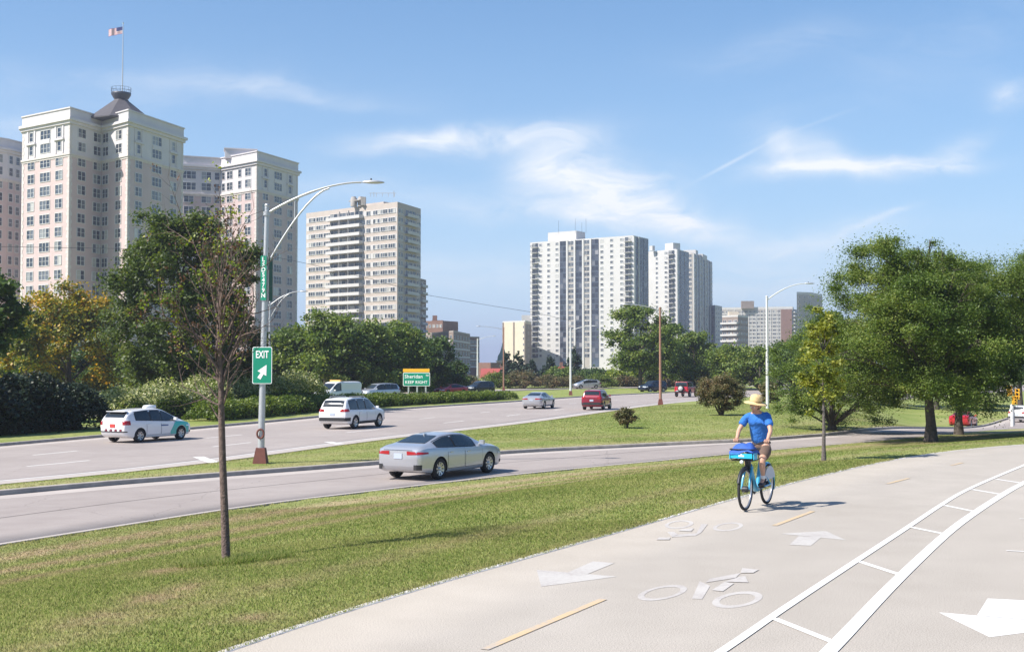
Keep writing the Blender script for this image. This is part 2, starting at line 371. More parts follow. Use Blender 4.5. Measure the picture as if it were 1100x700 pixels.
me = bpy.data.meshes.new('ground'); ny, nx = X.shape
idx = np.arange(nx*ny).reshape(ny, nx); quads = np.stack([idx[:-1,:-1], idx[:-1,1:], idx[1:,1:], idx[1:,:-1]], -1).reshape(-1, 4)
def fast_mesh(name, co, quads, k=4):
    me = bpy.data.meshes.new(name); n = len(quads); me.vertices.add(len(co)); me.vertices.foreach_set('co', np.asarray(co, np.float32).ravel())
    me.loops.add(n*k); me.loops.foreach_set('vertex_index', np.asarray(quads, np.int32).ravel())
    me.polygons.add(n); me.polygons.foreach_set('loop_start', np.arange(n, dtype=np.int32)*k); me.polygons.foreach_set('loop_total', np.full(n, k, np.int32))
    me.update(calc_edges=True); return me
me = fast_mesh('ground', np.stack([X.ravel(), Y.ravel(), zz], 1), quads)
a = me.attributes.new('dry', 'FLOAT', 'POINT'); a.data.foreach_set('value', dryness(X.ravel(), Y.ravel(), Zn).astype(np.float32))
me.polygons.foreach_set('use_smooth', np.ones(len(me.polygons), bool)); me.materials.append(M['grass'])
put('ground', me, kind='structure')

def up_normals(me, n, k=.55):
    q = np.random.RandomState(9).normal(0, k, (n//3, 3)); q[:,2] = 1; q /= np.linalg.norm(q, axis=1)[:,None]; me.normals_split_custom_set_from_vertices(np.repeat(q, 3, axis=0).astype(np.float32))
# mown grass blades on the near verge (nobody could count them)
rs = np.random.RandomState(3)
def blades(n, x0, x1, y0, y1, h, wd, keep):
    x = rs.uniform(x0, x1, n); y = y0 + (y1-y0)*rs.uniform(0, 1, n)**1.0
    s = np.abs(x/np.maximum(y,1)) < .47; x = x[s]; y = y[s]
    Z = zones(x, y); z = surf(x, y, Z=Z); k = keep(Z); x, y, z = x[k], y[k], z[k]; Z = [q[k] for q in Z]
    n = len(x); a = rs.uniform(0, 2*np.pi, n); H = h*rs.uniform(.55, 1.25, n); lean = rs.normal(0, .6, (n, 2))*H[:,None]
    ux, uy = np.cos(a)*wd/2, np.sin(a)*wd/2
    v = np.stack([np.stack([x-ux, y-uy, z-.01], 1), np.stack([x+ux, y+uy, z-.01], 1), np.stack([x+lean[:,0], y+lean[:,1], z+H], 1)], 1)
    e1 = v[:,1]-v[:,0]; e2 = v[:,2]-v[:,0]; g_ = np.cross(e1, e2); fl_ = g_[:,1] > 0; v[fl_] = v[fl_][:, [1,0,2]]
    return v, dryness(x, y, Z)
kp = lambda Z: (Z[0] > -.035) & (Z[1] < -.02)
km = lambda Z: (Z[2] > .35) & (Z[3] < -.05)
parts = [blades(620000, -12, 3, 8.5, 18, .026, .010, kp), blades(430000, -13, 12, 16, 30, .030, .016, kp), blades(330000, -10, 30, 28, 64, .030, .022, kp), blades(170000, -16, 16, 32, 60, .030, .025, km), blades(160000, -5, 30, 55, 110, .03, .05, km)]
v = np.concatenate([p[0] for p in parts]); dr = np.concatenate([p[1] for p in parts]); n = len(v)
me = fast_mesh('grass', v.reshape(-1, 3), np.arange(3*n).reshape(n, 3), 3)
a = me.attributes.new('dry', 'FLOAT', 'POINT'); a.data.foreach_set('value', np.repeat(dr, 3).astype(np.float32)); me.materials.append(M['blade']); up_normals(me, 3*n)
put('grass', me, kind='stuff', label='short mown green grass with brown dry streaks on the verge and median', cat='grass')

def roadmat(name, c1, c2, speck=.25, sscale=160, cracks=True, stretch=None):
    m = bpy.data.materials.new(name); m.use_nodes = True; t = m.node_tree; b = t.nodes['Principled BSDF']; g = nd(t, 'ShaderNodeTexCoord')
    def noi(s, d=4, dist=0):
        n = nd(t, 'ShaderNodeTexNoise'); n.inputs['Scale'].default_value = s; n.inputs['Detail'].default_value = d; n.inputs['Distortion'].default_value = dist; t.links.new(g.outputs['Object'], n.inputs['Vector']); return n.outputs['Fac']
    f = mth(t, 'ADD', mth(t, 'MULTIPLY', noi(.15, 5), .6), mth(t, 'MULTIPLY', noi(1.3, 6), .4))
    mr = nd(t, 'ShaderNodeMapRange'); t.links.new(f, mr.inputs[0]); mr.inputs[1].default_value = .35; mr.inputs[2].default_value = .65
    mx = nd(t, 'ShaderNodeMix', data_type='RGBA'); t.links.new(mr.outputs[0], mx.inputs[0]); mx.inputs[6].default_value = (*c1, 1); mx.inputs[7].default_value = (*c2, 1)
    s = mth(t, 'MULTIPLY_ADD', mth(t, 'SUBTRACT', noi(sscale, 2), .5), speck*4, 1.0)
    if cracks:
        vo = nd(t, 'ShaderNodeTexVoronoi', feature='DISTANCE_TO_EDGE'); vo.inputs['Scale'].default_value = .16
        nn = nd(t, 'ShaderNodeTexNoise'); nn.inputs['Scale'].default_value = 1.2; nn.inputs['Detail'].default_value = 6; t.links.new(g.outputs['Object'], nn.inputs['Vector'])
        ad = nd(t, 'ShaderNodeVectorMath', operation='MULTIPLY_ADD'); t.links.new(nn.outputs['Color'], ad.inputs[0]); ad.inputs[1].default_value = (.9, .9, 0); t.links.new(g.outputs['Object'], ad.inputs[2]); t.links.new(ad.outputs[0], vo.inputs['Vector'])
        cr = mth(t, 'GREATER_THAN', vo.outputs['Distance'], .0016); s = mth(t, 'MULTIPLY', s, mth(t, 'MULTIPLY_ADD', cr, .22, .78))
    vm = nd(t, 'ShaderNodeVectorMath', operation='SCALE'); t.links.new(mx.outputs[2], vm.inputs[0]); t.links.new(s, vm.inputs['Scale']); t.links.new(vm.outputs[0], b.inputs['Base Color'])
    b.inputs['Roughness'].default_value = .88; b.inputs['Specular IOR Level'].default_value = .3
    bp = nd(t, 'ShaderNodeBump'); bp.inputs['Strength'].default_value = .2; bp.inputs['Distance'].default_value = .004; t.links.new(noi(sscale, 2), bp.inputs['Height']); t.links.new(bp.outputs[0], b.inputs['Normal'])
    return m
M['road'] = roadmat('worn_road', (.30, .26, .24), (.37, .325, .30), .10, 40)
M['ramp'] = roadmat('ramp_road', (.29, .25, .23), (.36, .315, .29), .10, 40)
M['path'] = roadmat('path_asphalt', (.362, .325, .280), (.430, .388, .338), .42, 85, cracks=False)
def lateral(P, s):
    """the line moved to its right by s metres"""
    T = np.gradient(P, axis=0); T /= np.linalg.norm(T, axis=1)[:, None]; return P + np.stack([T[:,1], -T[:,0]], 1) * s
def strip(name, A, B, zf, m, nseg=6, dz=0, skirt=True, kind='structure', sel=None, **kw):
    """sheet between two lines with as many points each"""
    n = len(A); k = nseg + 1; co = []
    for j in range(k): q = A + (B - A) * j / nseg; co.append(np.stack([q[:,0], q[:,1], zf(q[:,0], q[:,1]) + dz], 1))
    co = np.stack(co, 1)
    if skirt:
        lo = co[:, :1].copy(); lo[:,:,2] -= .25; hi = co[:, -1:].copy(); hi[:,:,2] -= .25; co = np.concatenate([lo, co, hi], 1); k += 2
    idx = np.arange(n*k).reshape(n, k); q = np.stack([idx[:-1,:-1], idx[:-1,1:], idx[1:,1:], idx[1:,:-1]], -1).reshape(-1, 4)
    me = fast_mesh(name, co.reshape(-1, 3), q); me.materials.append(m); return put(name, me, kind=kind, **kw)
def resamp(P, n):
    s = np.r_[0, np.cumsum(np.linalg.norm(np.diff(P, axis=0), axis=1))]; t = np.linspace(0, s[-1], n); return np.stack([np.interp(t, s, P[:,0]), np.interp(t, s, P[:,1])], 1)
def pair(A, B, n):
    """B's points matched to A's along the line by nearest point"""
    A = resamp(A, n); k = np.array([((B - p)**2).sum(1).argmin() for p in A]); k = np.maximum.accumulate(k)
    Bq = B[k]; Bq = smooth_line(Bq, 12); return A, Bq
zero = lambda x, y: np.zeros(len(x))
strip('path', PL, lateral(PL, 8.2), zero, M['path'], 6)
A, B = pair(RU, RN, 500); strip('ramp_road', A, B, base, M['ramp'], 6)
A, B = pair(MF, MN, 500); strip('main_road', A, B, base, M['road'], 8)
strip('opposite_road', lateral(ON, -OPW), ON, base, M['road'], 6)
# kerb along the far side of the ramp, kerb along the opposite carriageway
def kerb(name, P, w_, h_, zf):
    n = len(P); A = P; B = lateral(P, -w_)
    za = zf(A[:,0], A[:,1]); zb = zf(B[:,0], B[:,1])
    co = np.stack([np.c_[A, za-.15], np.c_[A, za+h_-.02], np.c_[A*.88+B*.12, za+h_], np.c_[B, zb+h_], np.c_[B, zb-.2]], 1)
    idx = np.arange(n*5).reshape(n, 5); q = np.stack([idx[:-1,:-1], idx[:-1,1:], idx[1:,1:], idx[1:,:-1]], -1).reshape(-1, 4)
    me = fast_mesh(name, co.reshape(-1, 3), q); me.materials.append(M['kerb']); return put(name, me, kind='structure')
kerb('kerb', RU, .22, .14, base)
kerb('kerb', lateral(ON, .25), .25, .13, base)
kerb('kerb', lateral(MF, .0), .22, .13, base)
# a pale concrete lip along the path's edge
strip('path_edge', lateral(PL, -.045), lateral(PL, .05), zero, M['edge_strip'], 1, dz=.003, skirt=True)

def line_strip(name, P, off, w_, m, zf, dz=.004, a=None, b=None):
    s = np.r_[0, np.cumsum(np.linalg.norm(np.diff(P, axis=0), axis=1))]
    if a is not None: k = (s >= a) & (s <= b); P = P[k]
    if len(P) < 2: return
    return strip(name, lateral(P, off - w_/2), lateral(P, off + w_/2), zf, m, 1, dz=dz, skirt=False)
# main road: near edge line, lane dashes, far edge line
M['road_paint'] = mat('road_paint_old', (.66, .64, .61), .8, noise=.12, nscale=5)
line_strip('edge_line', MN, -.95, .16, M['road_paint'], base)
line_strip('edge_line', MF, .75, .16, M['road_paint'], base)
sM = np.linalg.norm(np.diff(MN, axis=0), axis=1).sum()
q = march(35, 493, base); q2 = march(273, 473.5, base)
for k, off in enumerate((-4.9, -8.9)):
    s = 6.0 + 5*k
    while s < 330: line_strip('lane_dash', MN, off, .15, M['road_paint'], base, a=s, b=s+4.2); s += 12.2
for s in (0,): pass
# short cross marks at the near edge
for a, b in [((213,490.5),(232,497.5)), ((352,474.5),(366,477))]:
    p, q = march(*a, base), march(*b, base); d = (q-p).normalized(); nrm = Vector((-d.y, d.x, 0))*.22
    MB().add([p+nrm+Vector((0,0,.008)), p-nrm+Vector((0,0,.008)), q-nrm+Vector((0,0,.008)), q+nrm+Vector((0,0,.008))], [(0,1,2,3)]).build('edge_mark', M['road_paint'], kind='structure')
# ramp: a dark tarred joint running along it
M['tar'] = mat('tar_joint', (.13, .115, .105), .8, noise=.3, nscale=2)
line_strip('road_joint', RN, -3.6, .045, M['tar'], base)
M['pale_patch'] = mat('pale_concrete', (.43, .38, .345), .9, noise=.08, nscale=1)
line_strip('gutter', RU, .55, .85, M['pale_patch'], base, dz=.003)
line_strip('gutter', RN, -.12, .16, M['pale_patch'], base, dz=.003)
line_strip('shoulder', MN, -.42, .78, M['pale_patch'], base, dz=.003)
for off in (3.6, 7.2):
    s = 4.0
    while s < 320: line_strip('lane_dash', ON, -off, .15, M['road_paint'], base, a=s, b=s+3.5); s += 12.2
# path markings
pz = lambda x, y: onz(x, y, 0)
def wline(name, pts, w_, m, dz):
    P = smooth_line(spline([pz(*p) for p in pts], .4), 3); return strip(name, lateral(P, -w_/2), lateral(P, w_/2), zero, m, 1, dz=dz, skirt=False)
L1 = [(690,752),(780,697),(829,662.4),(921.3,601.5),(977,565),(1013.5,540.7),(1043,524),(1099,500),(1150,480)]
L2 = [(800,785),(892,698.6),(931,657),(971,616),(1018.5,572),(1049.7,549),(1077.6,531),(1099,519),(1160,488)]
wline('lane_line', L1, .085, M['white_paint'], .008); wline('lane_line', L2, .13, M['white_paint'], .008)
def rung(a, b, w_, m=None, name='lane_rung', dz=.006):
    p, q = pz(*a), pz(*b); d = (q-p).normalized(); nrm = Vector((-d.y, d.x, 0))*w_/2; u = Vector((0,0,dz))
    MB().add([p+nrm+u, p-nrm+u, q-nrm+u, q+nrm+u], [(0,1,2,3)]).build(name, m or M['white_paint'], kind='structure')
for a, b in [((831,664),(896,690)), ((923,603),(969,618)), ((978,566),(1015,573.5)), ((1014,542.5),(1048,549.5)), ((1044,525.5),(1076,531)), ((1070,514.5),(1096,518.5)), ((735,727),(800,760))]:
    rung(a, b, .085)
M['yellow_paint'] = wornpaint('yellow_path_paint', (.56, .42, .25), wear=.45)
for a, b in [((520,697.5),(648,643.5)), ((832,564.4),(873,549)), ((953,519.5),(976,513.5)), ((1022,499.8),(1034,496.8))]:
    rung(a, b, .08, M['yellow_paint'], 'centre_dash')
rung((1081,591.3), (1122,593.5), .05); rung((1095,557), (1120,558), .05)
def flat(name, polys, m, dz=.0025):
    b = MB()
    for i, p in enumerate(polys): b.add([pz(*q) + Vector((0,0,dz + .001*i)) for q in p], [tuple(range(len(p)))])
    return b.build(name, m, kind='structure', fixn=True)
flat('path_arrow', [[(576.4,611.8),(581.3,629.8),(663,619)], [(607.5,615.8),(628,617.7),(660,604.6),(637,602.7)]], M['faded_paint'])
flat('path_arrow', [[(838,573),(887,570),(908.6,579.8)], [(858,575.6),(882,577.0),(871,586),(848,585)]], M['faded_paint'])
flat('path_arrow', [[(1008.6,657.5),(1063,684),(1165,671)], [(1049.7,660.7),(1106,665.6),(1116,645.5),(1061,642.7)]], M['white_paint'])
M['mid_paint'] = wornpaint('worn_white_paint', (.50, .47, .435), wear=.5)
def ringpx(cx, cy, rx, ry, w_, ang=0):
    o, i_ = [], []
    for k in range(28):
        a = 2*math.pi*k/28; ca, sa = math.cos(a), math.sin(a); c2, s2 = math.cos(R(ang)), math.sin(R(ang))
        for L_, f in ((o, 1), (i_, 1-w_)):
            x, y = ca*rx*f, sa*ry*f; L_.append(pz(cx + x*c2 - y*s2, cy + x*s2 + y*c2))
    return o, i_
def bike_symbol(rings, polys):
    b = MB()
    for r in rings:
        o, i_ = ringpx(*r); n = len(o); u = Vector((0,0,.0025)); b.add([p+u for p in o]+[p+u for p in i_], [(k, (k+1)%n, n+(k+1)%n, n+k) for k in range(n)])
    for i, p in enumerate(polys): b.add([pz(*q) + Vector((0,0,.0035 + .001*i)) for q in p], [tuple(range(len(p)))])
    b.build('bike_symbol', M['mid_paint'], kind='structure', fixn=True)
def z5(x, y): return (660 + x/5.833, 540 + y/5.833)
bike_symbol([(711.5, 636.4, 27, 7.2, .27, -10), (792, 643.8, 27.5, 8.2, .3, -8)],
    [[z5(485,600),z5(550,602),z5(600,520),z5(535,490)], [z5(570,500),z5(600,475),z5(790,440),z5(760,470)], [z5(610,548),z5(680,555),z5(750,505),z5(690,495)], [z5(690,495),z5(840,500),z5(820,460),z5(790,462)], [z5(790,440),z5(870,440),z5(905,420),z5(800,410)]])
bike_symbol([(729.5, 563, 15.5, 4.3, .27, -5), (782, 565.5, 16.5, 4.4, .27, -6)],
    [[z5(360,215),z5(510,205),z5(520,190),z5(350,200)], [z5(510,205),z5(545,185),z5(585,133),z5(545,133),z5(520,180)], [z5(330,182),z5(360,215),z5(400,200),z5(375,182)], [z5(400,175),z5(480,180),z5(500,160),z5(420,165)], [z5(262,232),z5(345,232),z5(350,218),z5(280,218)]])
# ------------------------------------------------------------------ buildings
M['pink'] = mat('pink_stucco', (.52, .41, .395), .85, noise=.07, nscale=.25)
M['cream'] = mat('cream_stone', (.58, .545, .55), .8, noise=.06, nscale=.3)
M['quoin'] = mat('pale_quoin', (.58, .53, .50), .8, noise=.10, nscale=1.2)
M['roof_dark'] = mat('dark_slate_roof', (.07, .065, .07), .7, noise=.2, nscale=1)
M['steel_dark'] = mat('dark_steel', (.03, .035, .05), .5)
M['white_frame'] = mat('white_window_frame', (.60, .59, .58), .6)
M['beige'] = mat('beige_panel', (.455, .395, .35), .85, noise=.08, nscale=.4)
M['white_panel'] = mat('white_panel', (.52, .505, .50), .8, noise=.05, nscale=.5)
M['white_wall'] = mat('white_concrete', (.53, .515, .50), .85, noise=.06, nscale=.2)
M['glass_wall'] = mat('blue_grey_glazing', (.06, .08, .115), .25, spec=.6, noise=.3, nscale=.3)
M['rail'] = mat('dark_railing', (.06, .065, .075), .6)
M['brick'] = mat('brown_brick', (.20, .115, .085), .9, noise=.15, nscale=.5)
M['brick_grey'] = mat('grey_brown_brick', (.25, .20, .17), .9, noise=.12, nscale=.5)
M['cream2'] = mat('cream_brick', (.58, .50, .39), .85, noise=.05, nscale=.3)
M['tan'] = mat('tan_concrete', (.36, .33, .30), .85, noise=.08, nscale=.3)
M['red_roof'] = mat('red_tiles', (.34, .07, .055), .8, noise=.15, nscale=2)
M['green_copper'] = mat('green_copper', (.16, .26, .22), .7, noise=.2, nscale=1)
M['grey_frame'] = mat('grey_window_frame', (.16,.18,.20), .5)
def panemat(name='window_pane', dark=1.0):
    m = bpy.data.materials.new(name); m.use_nodes = True; t = m.node_tree; b = t.nodes['Principled BSDF']; g = nd(t, 'ShaderNodeNewGeometry'); o = nd(t, 'ShaderNodeObjectInfo')
    f = mth(t, 'FRACT', mth(t, 'ADD', g.outputs['Random Per Island'], o.outputs['Random'])); r = nd(t, 'ShaderNodeValToRGB'); r.color_ramp.interpolation = 'CONSTANT'; el = r.color_ramp.elements
    while len(el) < 5: el.new(.5)
    for e, (p, c) in zip(el, [(0, (.035,.045,.06)), (.40, (.07,.085,.105)), (.62, (.11,.125,.145)), (.84, (.24,.25,.25)), (.94, (.46,.45,.42))]): e.position = p; e.color = (c[0]*dark, c[1]*dark, c[2]*dark*(1.15 if dark < 1 else 1), 1)
    t.links.new(f, r.inputs[0]); t.links.new(r.outputs[0], b.inputs['Base Color']); b.inputs['Roughness'].default_value = .12; b.inputs['Specular IOR Level'].default_value = .6
    return m
M['pane'] = panemat(); M['dark_pane'] = panemat('dark_window_pane', .55)

class Face:
    """one outside wall, from its left end to its right end as seen from outside"""
    def __init__(s, A, B):
        s.A = Vector((A[0], A[1], 0)); s.B = Vector((B[0], B[1], 0)); s.L = (s.B - s.A).length; s.t = (s.B - s.A) / s.L; s.n = Vector((s.t.y, -s.t.x, 0)); s.rz = math.atan2(s.t.y, s.t.x)
    def p(s, u, z, o=0): q = s.A + s.t*u + s.n*o; return Vector((q.x, q.y, z))
class Building:
    def __init__(s, name, label, loc, cat='building', group=None):
        s.root = empty(name, loc, 0, label, cat, group); s.o = Vector(loc); s.win = []; s.cache = {}
    def part(s, name, mb, mats, parent=None, kind=None, label=None):
        mb.v = [(v[0]-s.o.x, v[1]-s.o.y, v[2]-s.o.z) for v in mb.v]; return mb.build(name, mats, parent or s.root, kind=kind, label=label)
    def fbox(s, mb, f, u0, u1, z0, z1, o0, o1, mi=0):
        c = f.p((u0+u1)/2, (z0+z1)/2, (o0+o1)/2); return mb.box(c, (u1-u0, abs(o1-o0), z1-z0), f.rz, mi)
    def window(s, f, u, z, wd, h, n=2, bar=True, fw=.14): s.win.append((f, u, z, wd, h, n, bar, fw))
    def matof(s, fw): return (1 if abs(fw-.071) < 1e-6 else 0)
    def winmesh(s, wd, h, n, bar, fw):
        """white frame, n sashes of glass, meeting rail"""
        k = (round(wd, 2), round(h, 2), n, bar, fw)
        if k in s.cache: return s.cache[k]
        b = MB(); x0 = -wd/2; e = fw
        for a in (-wd/2 + e/2, wd/2 - e/2): b.box((a, -.07, 0), (e, .14, h), 0, 0)
        for a in (-h/2 + e/2, h/2 - e/2): b.box((0, -.065, a), (wd - 2*e, .13, e), 0, 0)
        iw = wd - 2*e
        for i in range(1, n): b.box((-iw/2 + iw*i/n, -.06, 0), (e, .12, h - 2*e), 0, 0)
        for i in range(n):
            a = -iw/2 + iw*i/n + .01; c = a + iw/n - .02
            b.add([(a, -.03, -h/2+e), (c, -.03, -h/2+e), (c, -.03, h/2-e), (a, -.03, h/2-e)], [(0,1,2,3)], 1)
            if bar: b.box(((a+c)/2, -.05, .0), (c-a, .04, e*.55), 0, 0)
        s.cache[k] = b; return b
    def finish(s, cap=100):
        cp = Vector((0, 0, CAMZ)); s.win.sort(key=lambda q: (q[0].p(q[1], q[2]) - cp).length / math.sqrt(q[3]*q[4]) * (1 if abs(q[0].p(q[1], q[2]).x / q[0].p(q[1], q[2]).y) < .43 else 9) * (1 if q[2] > 12 else 3))
        meshes = {}; rest = MB()
        for i, (f, u, z, wd, h, n, bar, fw) in enumerate(s.win):
            b = s.winmesh(wd, h, n, bar, fw); P = f.p(u, z) - s.o
            if i < cap:
                k = id(b)
                if k not in meshes:
                    me = bpy.data.meshes.new('window'); me.from_pydata(b.v, [], b.f); me.materials.append(M['grey_frame'] if abs(fw-.071) < 1e-6 else M['white_frame']); me.materials.append(M['dark_pane'] if abs(fw-.071) < 1e-6 else M['pane']); me.polygons.foreach_set('material_index', b.m); meshes[k] = me
                put('window', meshes[k], s.root, loc=P, rz=f.rz)
            else:
                ca, sa = math.cos(f.rz), math.sin(f.rz); base_ = len(rest.v)
                rest.v += [(P.x + v[0]*ca - v[1]*sa, P.y + v[0]*sa + v[1]*ca, P.z + v[2]) for v in b.v]
                rest.f += [[j + base_ for j in q] for q in b.f]; rest.m += [q_ + (2 if abs(fw-.071) < 1e-6 else 0) for q_ in b.m]; rest.sm += b.sm
        if rest.v: rest.build('window', [M['white_frame'], M['pane'], M['grey_frame'], M['dark_pane']], s.root, kind='stuff')
def XY(px, D): d = ray(px, 395); return (d.x / d.y * D, D)
def zat(py, D): return atD(550, py, D).z

# ---- the pink and cream apartment tower with its two wings
ZT = atD(75, 115, 286).z
def Dtop(px, py, zt=ZT):
    d = ray(px, py); return (zt - CAMZ) / (d.z / d.y)
def corner(px, py, zt=ZT): D = Dtop(px, py, zt); d = ray(px, py); return (d.x / d.y * D, D)
def pink_building(name, label, pts, facades, back, zt=ZT):
    """pts: visible corners left to right; facades: columns for each face"""
    cx = sum(p[0] for p in pts)/len(pts); cy = sum(p[1] for p in pts)/len(pts)
    B = Building(name, label, (cx, cy, ZR)); faces = [Face(pts[i], pts[i+1]) for i in range(len(pts)-1)]
    poly = list(pts) + list(back); zb = zt - 10.9
    B.part('lower_wall', MB().prism(poly, ZR-.5, zb), M['pink'])
    cxy = Vector((sum(p[0] for p in poly)/len(poly), sum(p[1] for p in poly)/len(poly)))
    def off(d): # polygon moved outwards face by face
        out = []; n = len(poly)
        for i in range(n):
            a, b, c = [Vector(poly[j % n]) for j in (i-1, i, i+1)]; t1 = (b-a).normalized(); t2 = (c-b).normalized()
            n1 = Vector((t1.y, -t1.x)); n2 = Vector((t2.y, -t2.x)); m = (n1+n2); k = d / max(.35, 1 + n1.dot(n2)); out.append(tuple(b + m*k))
        return out
    B.part('upper_wall', MB().prism(off(.02), zb + .003, zt - 3.2), M['cream'])
    B.part('string_course', MB().prism(off(.35), zb - .45, zb - .001).prism(off(.15), zb - .9, zb - .451), M['quoin'])
    B.part('cornice', MB().prism(off(.9), zt - 3.2 + .001, zt - 2.55).prism(off(.45), zt - 3.9, zt - 3.2), M['cream'])
    B.part('parapet', MB().prism(off(.1), zt - 2.549, zt - .3).prism(off(.35), zt - .299, zt), M['cream'])
    for i, f in enumerate(faces):
        if facades[i] is None: continue
        for (fr, kind) in facades[i]['quoins']:
            u = fr*f.L; q = MB()
            z = ZR
            while z < zt - 4: 
                wq = .95 if int((z-ZR)/.9) % 2 else .65
                B.fbox(q, f, u - wq if fr > .5 else u, u if fr > .5 else u + wq, z, min(z + .86, zt-3.95), -.1, .07); z += .9
            B.part('quoins', q, M['quoin'])
    for i, f in enumerate(faces):
        if facades[i] is None: continue
        for fr, lo, hi in facades[i]['cols']:
            u = fr*f.L
            for k in range(18):
                z = zt - 5.6 - 3.3*k if k < 2 else zt - 12.5 - 3.4*(k-2)
                if z < 4: break
                t = hi if k < 2 else lo
                wd, n = {'s': (1.6, 1), 'p': (2.9, 2), 't': (4.2, 3)}[t]
                B.window(f, u, z, wd, 2.35, n, True, .13)
            if facades[i].get('orn') and hi == 's':   # moulded surround round the stacked single windows
                dec = MB()
                for a in (-1.45, 1.45): B.fbox(dec, f, u+a-.3, u+a+.3, zt - 10.7, zt - 4.1, 0, .22)
                B.fbox(dec, f, u-1.9, u+1.9, zt - 7.55, zt - 7.1, 0, .5); B.part('window_surround', dec, M['cream'])
            if facades[i].get('orn') and hi == 't':
                dec = MB(); B.fbox(dec, f, u-1.8, u+1.8, zt - 7.75, zt - 6.75, 0, .2); B.part('spandrel', dec, M['cream'])
    return B
P0, P1, P2, P3, P4 = corner(24.5, 125.5), corner(75.5, 115), corner(110, 125.3), corner(138, 117.5), corner(197, 137.5)
QA = [(0, 'q'), (1, 'q')]
tower = pink_building('apartment_tower', 'pink and cream apartment tower topped by a dark pyramid roof and flagpole', [P0, P1, P2, P3, P4],
    [dict(quoins=QA, orn=True, cols=[(.20,'p','s'), (.5,'t','t'), (.79,'p','s')]), dict(quoins=[(0,'q')], cols=[(.36,'p','p'), (.84,'p','p')]),
     dict(quoins=[(1,'q')], cols=[(.15,'p','p'), (.66,'p','p')]), dict(quoins=QA, orn=True, cols=[(.18,'p','s'), (.5,'t','t'), (.81,'p','s')])],
    [(P4[0]-26, P4[1]+14), (P0[0]-6, P0[1]+24)])
ac = atD(130, 112, 299)
za, zb_ = atD(130, 127, 299).z, atD(130, 107, 299).z
rf = MB(); n8 = 8
rf.lathe([(8.4, ZT-1.2), (8.4, za-.9), (8.0, za-.7), (2.0, zb_-.5), (1.8, zb_-.2)], (ac.x, ac.y, 0), n=8, smooth=False)
rfo = tower.part('roof', rf, M['roof_dark'])
pb = MB(); pb.lathe([(1.3, zb_-.3), (1.8, zb_+.2), (2.35, zb_+1.1), (2.4, zb_+1.6), (2.0, zb_+1.6)], (ac.x, ac.y, 0), n=20)
for k in range(14): a = 2*math.pi*k/14; pb.tube([(ac.x+2.3*math.cos(a), ac.y+2.3*math.sin(a), zb_+1.5), (ac.x+2.4*math.cos(a), ac.y+2.4*math.sin(a), zb_+2.9)], .035, 5)
for h in (2.2, 2.9): pb.tube([(ac.x+2.4*math.cos(2*math.pi*k/24), ac.y+2.4*math.sin(2*math.pi*k/24), zb_+h) for k in range(25)], .035, 5, cap=False)
tower.part('lookout_platform', pb, M['steel_dark'])
tower.finish()
fz = atD(131.5, 26, 299).z; fp_ = empty('flagpole', (ac.x+.3, ac.y, zb_+2.1), 0, 'tall thin flagpole rising from the round platform on the pink tower', 'flagpole')
MB().tube([(0,0,0), (0,0,fz-zb_-2.1)], [.17, .08], 8).build('pole', M['galv'], fp_); MB().lathe([(0,0),(.18,.1),(.22,.22),(.15,.38),(0,.42)], (0,0,fz-zb_-2.1), n=12).build('finial', M['chrome'], fp_)
# flag flying to the left
fl = MB(); W_, H_ = 3.5, 1.75
for i in range(16):
    for j in range(13):
        q = [(-W_*a/16, .18*math.sin(a*.9)*a/16, H_*b/13 - .045*a*1.0) for a, b in ((i,j),(i+1,j),(i+1,j+1),(i,j+1))]
        fl.add(q, [(0,1,2,3)], 2 if (i < 7 and j >= 6) else (j % 2))
fl.build('flag', [mat('flag_red', (.42,.05,.07), .8), mat('flag_white', (.7,.7,.7), .8), mat('flag_blue', (.03,.04,.16), .8)], None, 'small striped flag with a dark blue corner flying at the top of the rooftop flagpole', 'flag', loc=(ac.x+.15, ac.y, fz - 2.4))

W0, W1, W2, W3 = corner(196, 167), corner(237.5, 169.5), corner(276, 162), corner(320, 175)
wing = pink_building('apartment_wing', 'pink apartment block right of the flagpole tower, its lower left part in shade', [W0, W1, W2, W3],
    [dict(quoins=[], cols=[(.17,'p','t'), (.62,'p','p'), (.90,'s','s')]), dict(quoins=[(1,'q')], cols=[(.08,'s','s'), (.26,'p','p'), (.54,'s','s'), (.77,'p','p')]),
     dict(quoins=QA, orn=True, cols=[(.2,'p','s'), (.5,'t','t'), (.80,'p','s')])], [(W3[0]-22, W3[1]+16), (W0[0]-4, W0[1]+14)])
pc = atD(256, 158, 352); wing.part('penthouse', MB().box((pc.x, pc.y+3, ZT+.6), (9, 5, 2.6), .25).box((pc.x, pc.y+3, ZT+2.05), (9.6, 5.6, .3), .25), M['cream']); wing.finish()
V0, V1, V2 = corner(-30, 143), corner(8, 149), corner(26, 153.5)
lw = pink_building('apartment_wing', 'pink and cream apartment block cut by the left edge of the photo', [V0, V1, V2],
    [dict(quoins=[], cols=[(.2,'s','s'), (.5,'s','s'), (.8,'s','s')]), dict(quoins=[], cols=[(.22,'s','s'), (.62,'s','s')])], [(V2[0]+4, V2[1]+12), (V0[0]-4, V0[1]+18)]); lw.finish()

